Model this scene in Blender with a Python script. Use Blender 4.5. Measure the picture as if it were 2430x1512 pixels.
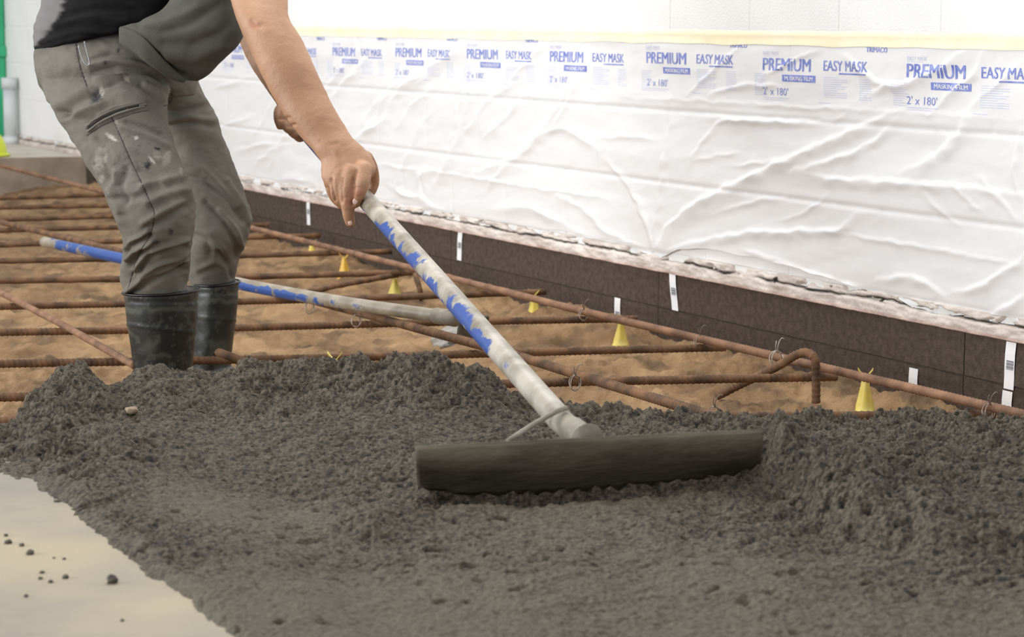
import bpy, bmesh, math, random
import numpy as np
from mathutils import Vector, Matrix
random.seed(7); RS = np.random.RandomState(11)
for o in list(bpy.data.objects): bpy.data.objects.remove(o)
C = bpy.context.scene.collection
scn = bpy.context.scene

# ------------------------------------------------------------------ camera, light, exposure
FPX, HOR, CAMZ = 5500.0, 40.0, 0.69
pitch = math.atan((756 - HOR) / FPX)
cam = bpy.data.objects.new('camera', bpy.data.cameras.new('camera')); C.objects.link(cam)
cam.location = (0, 0, CAMZ); cam.rotation_euler = (math.pi/2 - pitch, 0, 0)
cam.data.sensor_width = 36; cam.data.lens = 36 * FPX / 2430
cam.data.clip_end = 200
cam.data.dof.use_dof = True; cam.data.dof.focus_distance = 4.6; cam.data.dof.aperture_fstop = 9
scn.camera = cam
w = bpy.data.worlds.new('world'); scn.world = w; w.use_nodes = True
w.node_tree.nodes['Background'].inputs[0].default_value = (0.97, 0.975, 1.0, 1)
w.node_tree.nodes['Background'].inputs[1].default_value = 0.55
def area(name, loc, rot, sx, sy, power, col):
    l = bpy.data.lights.new(name, 'AREA'); l.shape = 'RECTANGLE'; l.size = sx; l.size_y = sy; l.energy = power; l.color = col
    o = bpy.data.objects.new(name, l); C.objects.link(o); o.location = loc; o.rotation_euler = rot; return o
area('ceiling_lamps', (-0.2, 6.8, 3.4), (0, 0, 0), 2.5, 5.0, 110, (1.0, 0.97, 0.92))
area('doorway_daylight', (-7.5, 2.6, 1.9), (math.radians(86), 0, math.radians(-86)), 8.0, 2.6, 420, (0.97, 0.99, 1.0))
scn.view_settings.view_transform = 'Standard'; scn.view_settings.look = 'None'
scn.view_settings.gamma = 1.0; scn.view_settings.use_curve_mapping = False
scn.view_settings.exposure = 0.55

# ------------------------------------------------------------------ measuring helpers
cp, sp_ = math.cos(pitch), math.sin(pitch)
def ray(px, py):
    a = (px - 1215) / FPX; b = -(py - 756) / FPX
    return Vector((a, cp + b * sp_, -sp_ + b * cp))
def at_z(px, py, z):
    r = ray(px, py); t = (z - CAMZ) / r.z; return Vector((r.x*t, r.y*t, z))
def at_Y(px, py, Y):
    r = ray(px, py); t = Y / r.y; return Vector((r.x*t, Y, CAMZ + r.z*t))
def proj(P):
    P = np.asarray(P, float); X = P[..., 0]; Y = P[..., 1]; Z = P[..., 2] - CAMZ
    d = Y*cp - Z*sp_; v = Y*sp_ + Z*cp
    return 1215 + FPX*X/d, 756 - FPX*v/d
WA = at_z(2430, 808, 0); WB = at_z(600, 449, 0)
WD = (WB - WA).normalized(); WN = Vector((WD.y, -WD.x, 0))       # along the wall to the far left; normal
if WN.y > 0: WN = -WN
def W(u, z, off=0.0): return WA + WD*u + WN*off + Vector((0, 0, z))
def on_wall(px, py, off=0.0):
    r = ray(px, py); o = Vector((0, 0, CAMZ)); t = (WA + WN*off - o).dot(WN) / r.dot(WN)
    p = o + r*t; return (p - WA).dot(WD), p.z

# ------------------------------------------------------------------ noise in numpy
_p = RS.permutation(512)
def _h(ix, iy, s): return _p[(_p[(_p[(ix & 511)] + iy) & 511] + s) & 511]
def perlin(x, y, s=0):
    ix = np.floor(x).astype(int); iy = np.floor(y).astype(int); fx = x - ix; fy = y - iy
    ux = fx*fx*fx*(fx*(fx*6-15)+10); uy = fy*fy*fy*(fy*(fy*6-15)+10)
    def g(a, b):
        t = _h(ix+a, iy+b, s) * (2*math.pi/512); return np.cos(t)*(fx-a) + np.sin(t)*(fy-b)
    n0 = g(0, 0)*(1-ux) + g(1, 0)*ux; n1 = g(0, 1)*(1-ux) + g(1, 1)*ux
    return (n0*(1-uy) + n1*uy) * 1.4
def fbm(x, y, o=4, s=0, gain=0.5):
    r = 0; a = 1
    for k in range(o): r = r + a*perlin(x*2**k + 17.3*k, y*2**k - 9.1*k, s+k); a *= gain
    return r
def domes(x, y, s=0, dens=1.0):
    ix = np.floor(x).astype(int); iy = np.floor(y).astype(int); r = np.zeros_like(x)
    for a in (-1, 0, 1):
        for b in (-1, 0, 1):
            h1 = _h(ix+a, iy+b, s)/511.; h2 = _h(ix+a, iy+b, s+37)/511.; h3 = _h(ix+a, iy+b, s+91)/511.
            d2 = (x-ix-a-h1)**2 + (y-iy-b-h2)**2; rad = (0.35+0.55*h3)
            v = np.sqrt(np.clip(rad*rad - d2, 0, None)); 
            if dens < 1: v = v*(h3 > 1-dens)
            r = np.maximum(r, v)
    return r
def sstep(a, b, x): t = np.clip((x-a)/(b-a), 0, 1); return t*t*(3-2*t)
def polyfold(px, py, pts):
    best = np.full(px.shape, 1e9); sg = np.ones(px.shape); tt = np.zeros(px.shape); n = len(pts)-1
    for i, ((x0, y0), (x1, y1)) in enumerate(zip(pts[:-1], pts[1:])):
        dx, dy = x1-x0, y1-y0; t = np.clip(((px-x0)*dx + (py-y0)*dy)/(dx*dx+dy*dy+1e-9), 0, 1)
        d = np.hypot(px-x0-t*dx, py-y0-t*dy); m = d < best
        best = np.where(m, d, best); sg = np.where(m, np.sign((px-x0)*dy-(py-y0)*dx), sg); tt = np.where(m, (i+t)/n, tt)
    return best, sg, tt
def polydist(px, py, pts):
    best = np.full(px.shape, 1e9)
    for (x0, y0), (x1, y1) in zip(pts[:-1], pts[1:]):
        dx, dy = x1-x0, y1-y0; t = np.clip(((px-x0)*dx + (py-y0)*dy)/(dx*dx+dy*dy+1e-9), 0, 1)
        best = np.minimum(best, np.hypot(px-x0-t*dx, py-y0-t*dy))
    return best

# ------------------------------------------------------------------ materials
def mat(name, col, rough=0.7, col2=None, nscale=20, bump=0.0, bscale=60, metal=0.0, spec=0.5, detail=6, sss=0.0, thr=(0.35, 0.65), coat=0, attr=None, stretch=None, transl=0.0):
    m = bpy.data.materials.new(name); m.use_nodes = True; nt = m.node_tree; N = nt.nodes; L = nt.links
    b = N['Principled BSDF']; b.inputs['Base Color'].default_value = (*col, 1); b.inputs['Roughness'].default_value = rough
    b.inputs['Metallic'].default_value = metal; b.inputs['Specular IOR Level'].default_value = spec
    if coat: b.inputs['Coat Weight'].default_value = coat; b.inputs['Coat Roughness'].default_value = 0.25
    if sss: b.inputs['Subsurface Weight'].default_value = sss; b.inputs['Subsurface Radius'].default_value = (0.02, 0.008, 0.004); b.inputs['Subsurface Scale'].default_value = 0.3
    tc = N.new('ShaderNodeTexCoord'); mp = N.new('ShaderNodeMapping'); L.new(tc.outputs['Object'], mp.inputs[0])
    if stretch: mp.inputs['Scale'].default_value = stretch
    out = None
    if col2:
        n = N.new('ShaderNodeTexNoise'); n.inputs['Scale'].default_value = nscale; n.inputs['Detail'].default_value = detail; L.new(mp.outputs[0], n.inputs[0])
        r = N.new('ShaderNodeMapRange'); r.inputs[1].default_value = thr[0]; r.inputs[2].default_value = thr[1]; L.new(n.outputs[0], r.inputs[0])
        x = N.new('ShaderNodeMix'); x.data_type = 'RGBA'; x.inputs[6].default_value = (*col, 1); x.inputs[7].default_value = (*col2, 1)
        L.new(r.outputs[0], x.inputs[0]); out = x.outputs[2]; L.new(out, b.inputs['Base Color'])
    if attr:
        a = N.new('ShaderNodeAttribute'); a.attribute_name = attr
        x = N.new('ShaderNodeMix'); x.data_type = 'RGBA'; L.new(a.outputs['Alpha'], x.inputs[0])
        if out: L.new(out, x.inputs[6])
        else: x.inputs[6].default_value = (*col, 1)
        L.new(a.outputs['Color'], x.inputs[7]); L.new(x.outputs[2], b.inputs['Base Color'])
    if bump:
        n = N.new('ShaderNodeTexNoise'); n.inputs['Scale'].default_value = bscale; n.inputs['Detail'].default_value = 8; L.new(mp.outputs[0], n.inputs[0])
        bu = N.new('ShaderNodeBump'); bu.inputs['Strength'].default_value = 1; bu.inputs['Distance'].default_value = bump
        L.new(n.outputs[0], bu.inputs['Height']); L.new(bu.outputs[0], b.inputs['Normal'])
    if transl:
        t = N.new('ShaderNodeBsdfTranslucent'); t.inputs[0].default_value = (*col, 1); ms = N.new('ShaderNodeMixShader'); ms.inputs[0].default_value = transl
        L.new(b.outputs[0], ms.inputs[1]); L.new(t.outputs[0], ms.inputs[2]); L.new(ms.outputs[0], N['Material Output'].inputs[0])
    return m
M = {}
M['concrete'] = mat('wet concrete', (0.036, 0.028, 0.019), 0.60, (0.128, 0.104, 0.072), 120, 0.008, 150, spec=0.28, thr=(0.38, 0.60), detail=10, attr='Col')
M['clump'] = mat('wet concrete clump', (0.055, 0.046, 0.034), 0.6, (0.10, 0.087, 0.066), 60, 0.003, 200)
M['sand'] = mat('damp sand', (0.19, 0.110, 0.050), 0.95, (0.36, 0.225, 0.11), 5, 0.007, 110, detail=12, attr='Col')
M['slab'] = mat('cured slab', (0.25, 0.225, 0.185), 0.6, (0.40, 0.335, 0.22), 1.9, 0.0008, 120, detail=12, thr=(0.42, 0.60), attr='Col')
M['slab_far'] = mat('cured slab far', (0.50, 0.45, 0.38), 0.8, (0.62, 0.57, 0.50), 6, 0.001, 80)
M['slab_edge'] = mat('slab edge face', (0.20, 0.16, 0.12), 0.9, (0.32, 0.26, 0.20), 6, 0.002, 60)
M['paint_block'] = mat('white painted block', (0.80, 0.80, 0.795), 0.75, (0.84, 0.84, 0.835), 6, 0.0012, 150)
M['mortar'] = mat('mortar joint', (0.82, 0.82, 0.81), 0.9, (0.86, 0.86, 0.85), 14, 0.002, 100)
M['ledge'] = mat('spalled mortar ledge', (0.52, 0.44, 0.39), 0.9, (0.70, 0.64, 0.58), 9, 0.003, 90, detail=10, attr='Col')
M['board'] = mat('brown fibre board', (0.062, 0.045, 0.036), 0.95, (0.095, 0.072, 0.058), 60, 0.002, 220, detail=8, spec=0.2)
M['sticker'] = mat('white sticker', (0.85, 0.85, 0.86), 0.5)
M['ink'] = mat('black ink', (0.12, 0.12, 0.14), 0.7)
M['film'] = mat('white masking film', (0.875, 0.875, 0.875), 0.36, bump=0.0004, bscale=60, transl=0.12)
M['blue_ink'] = mat('blue film print', (0.14, 0.19, 0.56), 0.45, (0.30, 0.36, 0.70), 40)
M['blue_ink_pale'] = mat('pale blue film print', (0.52, 0.57, 0.80), 0.45, (0.66, 0.69, 0.85), 40)
M['tape'] = mat('cream masking tape', (0.86, 0.77, 0.53), 0.7, (0.88, 0.80, 0.60), 8, 0.0008, 60)
M['rust'] = mat('rusty rebar', (0.065, 0.035, 0.018), 0.85, (0.20, 0.10, 0.045), 22, 0.0012, 300, detail=10)
M['rust_top'] = mat('rusty rebar paler', (0.13, 0.065, 0.036), 0.8, (0.29, 0.155, 0.085), 14, 0.001, 300, detail=10)
M['wire'] = mat('tie wire', (0.16, 0.13, 0.11), 0.5, (0.42, 0.36, 0.30), 40, metal=0.5)
M['yellow'] = mat('yellow plastic', (0.72, 0.58, 0.10), 0.45, (0.80, 0.68, 0.20), 30, 0.0004, 60)
M['orange'] = mat('orange yellow plastic', (0.78, 0.45, 0.05), 0.45, (0.80, 0.55, 0.1), 30)
M['blade'] = mat('concrete smeared blade', (0.080, 0.067, 0.047), 0.9, (0.145, 0.124, 0.088), 12, 0.004, 45, detail=10, stretch=(0.6, 1, 1.6), spec=0.25)
M['cement_metal'] = mat('cement crusted metal', (0.20, 0.175, 0.135), 0.7, (0.33, 0.30, 0.24), 22, 0.0015, 90)
M['trousers'] = mat('grey work trousers', (0.140, 0.129, 0.108), 0.9, (0.190, 0.176, 0.149), 12, 0.0008, 500, spec=0.2, attr='Col')
M['shirt'] = mat('black shirt', (0.008, 0.008, 0.009), 0.92, (0.014, 0.013, 0.013), 15, 0.0008, 90, spec=0.2, attr='Col')
M['flap'] = mat('grey green shirt', (0.082, 0.083, 0.068), 0.9, (0.112, 0.11, 0.09), 10, 0.0008, 300, spec=0.2)
M['rubber'] = mat('dark rubber boot', (0.010, 0.012, 0.011), 0.42, (0.038, 0.043, 0.036), 9, 0.0008, 60, detail=10, thr=(0.45, 0.75), attr='Col')
M['skin'] = mat('skin', (0.36, 0.19, 0.105), 0.55, (0.47, 0.265, 0.155), 9, 0.0008, 220, sss=0.12, attr='Col')
M['nail'] = mat('nail', (0.72, 0.50, 0.42), 0.3)
M['hair'] = mat('dark hair', (0.03, 0.02, 0.015), 0.8, bump=0.004, bscale=80)
M['green'] = mat('green painted steel', (0.02, 0.36, 0.16), 0.45, (0.05, 0.48, 0.25), 2)
M['pipe'] = mat('grey white pipe', (0.52, 0.55, 0.56), 0.5, (0.70, 0.72, 0.72), 5)
M['hivis'] = mat('bright yellow green plastic', (0.70, 0.80, 0.03), 0.4)
M['steel'] = mat('steel', (0.55, 0.56, 0.58), 0.3, (0.3, 0.3, 0.3), 30, metal=0.9)
M['gray_splat'] = mat('pale wet concrete', (0.22, 0.21, 0.19), 0.5, (0.36, 0.35, 0.32), 40, 0.003, 120)

def paint_handle(name, bluef, scale=9, base=((0.20, 0.175, 0.13), (0.47, 0.43, 0.36))):
    m = mat(name, base[0], 0.45, base[1], 16, 0.0012, 60); nt = m.node_tree; N = nt.nodes; L = nt.links; b = N['Principled BSDF']
    src = b.inputs['Base Color'].links[0].from_socket
    tc = N.new('ShaderNodeTexCoord'); n = N.new('ShaderNodeTexNoise'); n.inputs['Scale'].default_value = scale; n.inputs['Detail'].default_value = 3
    n.inputs['Roughness'].default_value = 0.6; L.new(tc.outputs['Object'], n.inputs[0])
    a = N.new('ShaderNodeAttribute'); a.attribute_name = 'paint'
    ad = N.new('ShaderNodeMath'); ad.operation = 'ADD'; L.new(n.outputs[0], ad.inputs[0]); L.new(a.outputs['Fac'], ad.inputs[1])
    r = N.new('ShaderNodeMapRange'); r.inputs[1].default_value = 0.97; r.inputs[2].default_value = 1.03; L.new(ad.outputs[0], r.inputs[0])
    x = N.new('ShaderNodeMix'); x.data_type = 'RGBA'; L.new(r.outputs[0], x.inputs[0]); L.new(src, x.inputs[6]); x.inputs[7].default_value = (*bluef, 1)
    L.new(x.outputs[2], b.inputs['Base Color']); return m
M['handle'] = paint_handle('worn blue handle', (0.035, 0.085, 0.31), 22)
M['handle_b'] = paint_handle('worn blue handle two', (0.018, 0.07, 0.27), 16, ((0.20, 0.17, 0.125), (0.33, 0.29, 0.225)))

# ------------------------------------------------------------------ object helpers
def link(name, me, m=None, parent=None):
    o = bpy.data.objects.new(name, me); C.objects.link(o)
    if m is not None: me.materials.append(m)
    if parent: o.parent = parent
    return o
def smooth(me): me.polygons.foreach_set('use_smooth', [True]*len(me.polygons)); me.update()
def tag(o, label=None, cat=None, group=None, kind=None):
    if label: o['label'] = label
    if cat: o['category'] = cat
    if group: o['group'] = group
    if kind: o['kind'] = kind
    return o
def empty(name, loc=(0, 0, 0)):
    o = bpy.data.objects.new(name, None); C.objects.link(o); o.location = loc; o.empty_display_size = 0.05; return o
def npmesh(name, V, F, m=None, parent=None, sm=True):
    """V (n,3), F (k,4) or (k,3)"""
    me = bpy.data.meshes.new(name); V = np.asarray(V, np.float32); F = np.asarray(F, np.int32)
    me.vertices.add(len(V)); me.vertices.foreach_set('co', V.ravel())
    k = F.shape[1]; me.loops.add(F.size); me.loops.foreach_set('vertex_index', F.ravel())
    me.polygons.add(len(F)); me.polygons.foreach_set('loop_start', np.arange(0, F.size, k, dtype=np.int32))
    me.update(calc_edges=True); me.validate()
    if sm: smooth(me)
    return link(name, me, m, parent)
def localize(o, origin):
    """put the object's origin at a world point, mesh stays where it is"""
    origin = Vector(origin); n = len(o.data.vertices); a = np.empty(n*3, np.float32); o.data.vertices.foreach_get('co', a)
    a = a.reshape(-1, 3) - np.array(origin, np.float32); o.data.vertices.foreach_set('co', a.ravel()); o.data.update(); o.location = origin; return o
def grid(nr, nc):
    i = np.arange(nr-1)[:, None]; j = np.arange(nc-1)[None, :]; a = (i*nc + j).ravel()
    return np.stack([a, a+1, a+nc+1, a+nc], 1)
def colattr(me, rgba):
    a = me.attributes.new('Col', 'FLOAT_COLOR', 'POINT'); a.data.foreach_set('color', np.asarray(rgba, np.float32).ravel())
def box_bm(bm, x0, x1, y0, y1, z0, z1, bev=0):
    vs = [bm.verts.new(p) for p in ((x0,y0,z0),(x1,y0,z0),(x1,y1,z0),(x0,y1,z0),(x0,y0,z1),(x1,y0,z1),(x1,y1,z1),(x0,y1,z1))]
    fs = [bm.faces.new([vs[i] for i in f]) for f in ((3,2,1,0),(4,5,6,7),(0,1,5,4),(1,2,6,5),(2,3,7,6),(3,0,4,7))]
    if bev: bmesh.ops.bevel(bm, geom=list({e for f in fs for e in f.edges}), offset=bev, segments=1, affect='EDGES')
def bm_obj(name, bm, m=None, parent=None, sm=False):
    bmesh.ops.recalc_face_normals(bm, faces=bm.faces[:])
    me = bpy.data.meshes.new(name); bm.to_mesh(me); bm.free()
    if sm: smooth(me)
    return link(name, me, m, parent)
def tube_data(pts, rad, n=10, caps=True):
    """pts list of Vector, rad float or list or func(s,theta)"""
    P = [Vector(p) for p in pts]; V = []; F = []; s = 0; up = None
    for i, p in enumerate(P):
        t = (P[min(i+1, len(P)-1)] - P[max(i-1, 0)]).normalized()
        if i: s += (p - P[i-1]).length
        if up is None:
            up = Vector((0, 0, 1)) if abs(t.z) < 0.9 else Vector((1, 0, 0))
        a = t.cross(up).normalized(); b = a.cross(t).normalized(); up = b
        for k in range(n):
            th = 2*math.pi*k/n; r = rad(s, th) if callable(rad) else (rad[i] if isinstance(rad, (list, tuple)) else rad)
            V.append(p + (a*math.cos(th) + b*math.sin(th))*r)
    for i in range(len(P)-1):
        for k in range(n): F.append((i*n+k, i*n+(k+1) % n, (i+1)*n+(k+1) % n, (i+1)*n+k))
    return V, F, n
def tube(name, pts, rad, m, parent=None, n=10):
    V, F, n = tube_data(pts, rad, n)
    me = bpy.data.meshes.new(name); F = F + [tuple(range(n))[::-1], tuple(range(len(V)-n, len(V)))]
    me.from_pydata([tuple(v) for v in V], [], F); smooth(me); return link(name, me, m, parent)
def join_tubes(name, items, m, parent=None):
    VV = []; FF = []
    for pts, rad, n in items:
        V, F, n = tube_data(pts, rad, n); o = len(VV); VV += [tuple(v) for v in V]
        FF += [tuple(i+o for i in f) for f in F] + [tuple(o+i for i in range(n))[::-1], tuple(o+len(V)-n+i for i in range(n))]
    me = bpy.data.meshes.new(name); me.from_pydata(VV, [], FF); smooth(me); return link(name, me, m, parent)
def resample(pts, step):
    P = [Vector(p) for p in pts]; out = [P[0]]
    for a, b in zip(P[:-1], P[1:]):
        n = max(1, int(round((b-a).length/step)))
        out += [a.lerp(b, k/n) for k in range(1, n+1)]
    return out
def catmull(pts, n=6):
    P = [Vector(p) for p in pts]; P = [P[0]*2-P[1]] + P + [P[-1]*2-P[-2]]; out = []
    for i in range(1, len(P)-2):
        for k in range(n):
            t = k/n; out.append(0.5*((2*P[i]) + (P[i+1]-P[i-1])*t + (2*P[i-1]-5*P[i]+4*P[i+1]-P[i+2])*t*t + (3*P[i]-P[i-1]-3*P[i+1]+P[i+2])*t**3))
    out.append(P[-2]); return out

# ------------------------------------------------------------------ THE SETTING
SAND = -0.195
# block wall: body + individually built blocks (courses 0.2 m, blocks 0.4 m)
BZ0 = 0.046; CH = 0.196; BL = 0.405
wall = empty('wall_back', W(0, -0.25)); tag(wall, kind='structure')
def wall_obj(o):      # local wall frame: x along WD (u), y = off, z
    return o
WM = Matrix(((WD.x, WN.x, 0, WA.x), (WD.y, WN.y, 0, WA.y), (0, 0, 1, 0), (0, 0, 0, 1)))
ROT = WM.to_3x3().to_4x4()
def place_wall(o, u, z, off=0.0, parent=None):
    mw = Matrix.Translation(W(u, z, off)) @ ROT
    o.matrix_world = mw
    if parent: o.parent = parent; o.matrix_parent_inverse = Matrix.Translation(parent.location).inverted() if parent.type == 'EMPTY' and parent.rotation_euler.x == 0 else parent.matrix_world.inverted()
bm = bmesh.new(); box_bm(bm, -3, 15.5, -0.25, -0.003, -0.3, 3.4); body = bm_obj('wall_core', bm, M['mortar']); place_wall(body, 0, 0, 0, wall)
tag(body, 'recessed mortar joints between the white blocks')
block_meshes = []
for k in range(4):
    bm = bmesh.new(); box_bm(bm, 0.002, BL-0.002, -0.02, 0.0, 0.002, CH-0.002, 0.003)
    for v in bm.verts: v.co.y += random.uniform(-0.0008, 0.0008)
    bmesh.ops.recalc_face_normals(bm, faces=bm.faces[:])
    me = bpy.data.meshes.new('block'); bm.to_mesh(me); bm.free(); me.materials.append(M['paint_block']); block_meshes.append(me)
for c in range(6):
    for k in range(-3, 38):
        o = bpy.data.objects.new('block', random.choice(block_meshes)); C.objects.link(o)
        place_wall(o, k*BL + (BL/2 if c % 2 else 0) + 0.12, BZ0 + c*CH, random.uniform(-0.001, 0.001), wall)
# spalled mortar ledge between the blocks and the brown boards
nu, nz = 2600, 22
us = np.linspace(-1.2, 13.5, nu); zs = np.linspace(-0.008, 0.05, nz)
U, Z = np.meshgrid(us, zs); crack = np.abs(fbm(U*2.2, Z*8, 4, 3))
top = sstep(0.018, 0.05, Z)
spall = sstep(0.02, 0.35, fbm(U*9, Z*30, 4, 9)) * sstep(0.020, 0.034, Z)
off = 0.012 - 0.004*fbm(U*14, Z*40, 3, 5) - 0.010*top*(0.5+0.5*perlin(U*5, Z*3, 8)) - 0.014*spall
off[-1] = -0.02; off[0] = -0.005
ckl = 0.029 + 0.007*fbm(U*3.0, U*0, 3, 19) + 0.003*perlin(U*24, U*0, 18); off = off - 0.007*np.exp(-((Z-ckl)/0.003)**2)*sstep(-0.6, -0.1, perlin(U*4, U*0+2, 16)); off[-1] = -0.02; off[0] = -0.005
V = (np.array(WA)[None] + U.ravel()[:, None]*np.array(WD) + off.ravel()[:, None]*np.array(WN) + np.stack([0*U.ravel(), 0*U.ravel(), Z.ravel()], 1))
led = npmesh('trim_1', V, grid(nz, nu), M['ledge'])
ckl = 0.029 + 0.007*fbm(U*3.0, U*0, 3, 19) + 0.003*perlin(U*24, U*0, 18); wdt_ = 0.0022 + 0.0032*np.clip(perlin(U*7, U*0, 17)+0.15, 0, 1)
dark = np.exp(-((Z-ckl)/wdt_)**2)*sstep(-0.6, -0.1, perlin(U*4, U*0+2, 16)) + sstep(0.72, 0.9, fbm(U*20, Z*45, 2, 29))*sstep(0.012, 0.02, Z)*0.8
dark = np.clip(dark, 0, 1)
pink = sstep(0.004, 0.0, Z)*0.35
colattr(led.data, np.stack([0.022+1.4*pink.ravel(), 0.018+0.6*pink.ravel(), 0.015+0.5*pink.ravel(), np.maximum(np.clip(dark*1.3, 0, 1), pink).ravel()], 1))
tag(led, kind='structure'); localize(led, W(0, 0))
# brown expansion boards: two courses, each board a part, each barcode sticker a sub-part
trim = empty('trim_2', W(0, -0.2)); tag(trim, kind='structure')
def board(u0, u1, z0, z1, off, lab=None):
    bm = bmesh.new(); L = u1-u0; n = 24
    vs = []
    for i in range(n+1):
        x = 0.0015 + (L-0.003)*i/n; jt = random.uniform(-0.0015, 0.0015)
        vs.append([bm.verts.new(p) for p in ((x, -0.016, 0.001), (x, random.uniform(-.0008, .0008), 0.001), (x, random.uniform(-.0008, .0008), z1-z0-0.0015+jt), (x, -0.016, z1-z0-0.0015+jt))])
    for a, b in zip(vs[:-1], vs[1:]):
        for k in range(4): bm.faces.new((a[k], a[(k+1) % 4], b[(k+1) % 4], b[k]))
    bm.faces.new(vs[0]); bm.faces.new(vs[-1][::-1])
    o = bm_obj('board', bm, M['board']); place_wall(o, u0, z0, off, trim)
    if lab:
        pt, pb = lab; ut, zt = on_wall(*pt, off); ub, zb = on_wall(*pb, off); wd = 0.034
        bm = bmesh.new(); V4 = []
        for i in range(5):
            t = i/4; u = ut*(1-t)+ub*t - u0; z = zt*(1-t)+zb*t - z0; b = 0.0022+0.0012*math.sin(t*5)
            V4.append((bm.verts.new((u-wd/2, b, z)), bm.verts.new((u+wd/2, b, z))))
        for a, b in zip(V4[:-1], V4[1:]): bm.faces.new((a[0], a[1], b[1], b[0]))
        s = bm_obj('barcode_sticker', bm, M['sticker']); s['label'] = 'white paper sticker with printed bars'
        s.data.materials.append(M['ink'])
        # printed bars
        bm = bmesh.new(); bm.from_mesh(s.data)
        for k in range(9):
            t = 0.40+0.022*k; u = ut*(1-t)+ub*t - u0; z = zt*(1-t)+zb*t - z0; h = 0.0012 + 0.0008*(k % 3 == 0)
            q = [bm.verts.new(p) for p in ((u-wd*.42, 0.004, z-h/2), (u+wd*.30, 0.004, z-h/2), (u+wd*.30, 0.004, z+h/2), (u-wd*.42, 0.004, z+h/2))]
            f = bm.faces.new(q); f.material_index = 1
        bm.to_mesh(s.data); bm.free()
        s.parent = o
OFFU, OFFL = 0.006, 0.014
def uu(px, py): return on_wall(px, py, OFFU)[0]
joint0 = uu(2290, 790); labs_u = [((2402, 812), (2398, 970)), ((1597, 648), (1603, 737)), ((1094, 548), (1090, 618)), ((733, 472), (733, 534))]
uc = [on_wall(*a[0], OFFU)[0] for a in labs_u]
joints = [-1.1, joint0, (uc[0]+uc[1])/2+0.62*(joint0-(uc[0]+uc[1])/2)+0.9, 0, 0]
pitch_b = (uc[3]-uc[1])/2
joints = [joint0-1.38] + [joint0 + k*pitch_b for k in range(0, 10)]
ll = [((2170, 874), (2167, 970)), ((1467, 707), (1467, 790))]
ulow = [on_wall(*a[0], OFFL)[0] for a in ll]
for i in range(len(joints)-1):
    a, b = joints[i], joints[i+1]
    lab = next((L_ for L_, u in zip(labs_u, uc) if a < u < b), None)
    if lab is labs_u[0]: lab = ((2402, 812), (2394, 924))
    board(a, b, -0.103, -0.003, OFFU, lab)
    lab = next((L_ for L_, u in zip(ll, ulow) if a < u < b), None)
    if i == 0: lab = ((2393, 928), (2388, 1020))
    board(a+0.004, b+0.004, -0.206, -0.1045, OFFU-0.0015, lab)
bm = bmesh.new(); box_bm(bm, -1.1, 13, -0.002, 0.002, -0.112, -0.096); gp = bm_obj('gap_shade_strip', bm, M['board']); place_wall(gp, 0, 0, 0, trim)  # dark strip added behind the board gap, standing in for its shade
# far wall closing the hall
bm = bmesh.new(); box_bm(bm, -12, 12, 20, 20.2, -0.3, 3.4); fw = bm_obj('wall_far', bm, M['mortar']); tag(fw, kind='structure')

# sand bed
ny, nx = 620, 640
Ys = 2.2 * (14.0/2.2)**np.linspace(0, 1, ny); T = np.linspace(-0.42, 0.36, nx)
Y2, T2 = np.meshgrid(Ys, T, indexing='ij'); X2 = Y2*T2
h = SAND + 0.012*fbm(X2*2.2, Y2*2.2, 3, 21) + 0.013*fbm(X2*9, Y2*6, 4, 25) + 0.008*fbm(X2*38, Y2*22, 3, 33) + 0.006*domes(X2*30, Y2*18, 45, 0.4) - 0.010*np.abs(fbm(X2*6, Y2*5, 3, 41))
du = (X2-WA.x)*WN.x + (Y2-WA.y)*WN.y
h += 0.035*sstep(0.35, 0.02, du)*(0.45+0.9*perlin(X2*3.5, Y2*1.3, 50))
h += 0.07*sstep(10.2, 11.2, Y2)*sstep(-2.9, -2.1, X2)*(0.4+0.6*np.abs(fbm(X2*3, Y2*3, 3, 60)))
h += 0.012*domes(X2*9, Y2*9, 71, 0.35)*sstep(0.7, 0.1, du)
keep = du > -0.05
V = np.stack([X2.ravel(), Y2.ravel(), h.ravel()], 1); F = grid(ny, nx); F = F[keep.ravel()[F].all(1)]
sand = npmesh('ground', V, F, M['sand'])
dd = sstep(0.1, 0.7, fbm(X2*7, Y2*5, 5, 80)+0.35*fbm(X2*1.3, Y2*1.1, 2, 84))*0.75
colattr(sand.data, np.stack([0.11+0*dd.ravel(), 0.065+0*dd.ravel(), 0.032+0*dd.ravel(), dd.ravel()], 1))
tag(sand, kind='structure')

# finished slab in the near left corner, and the far ledge
poly = [at_z(*p, 0) for p in ((-1400, 1062), (40, 1066), (240, 1195), (470, 1360), (680, 1512), (1150, 1950), (-2600, 1950))]
bm = bmesh.new(); a = [bm.verts.new(p) for p in poly]; f = bm.faces.new(a)
r = bmesh.ops.extrude_face_region(bm, geom=[f]); 
for v in r['geom']:
    if isinstance(v, bmesh.types.BMVert): v.co.z -= 0.22
slab = bm_obj('floor', bm, M['slab']); tag(slab, kind='structure'); colattr(slab.data, np.zeros((len(slab.data.vertices), 4)))
e0 = at_z(-700, 384, 0); e1 = at_z(262, 371, 0); far = 19.9
bm = bmesh.new(); q = [e0, e1, Vector((e1.x-4.4, far, 0)), Vector((-9, far, 0)), Vector((-9, e0.y, 0))]
a = [bm.verts.new(p) for p in q]; f = bm.faces.new(a); r = bmesh.ops.extrude_face_region(bm, geom=[f])
for v in r['geom']:
    if isinstance(v, bmesh.types.BMVert): v.co.z -= 0.24
led2 = bm_obj('platform_far', bm, M['slab_far']); tag(led2, kind='structure'); led2.data.materials.append(M['slab_edge'])
for p in led2.data.polygons:
    if abs(p.normal.z) < 0.5: p.material_index = 1

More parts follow.
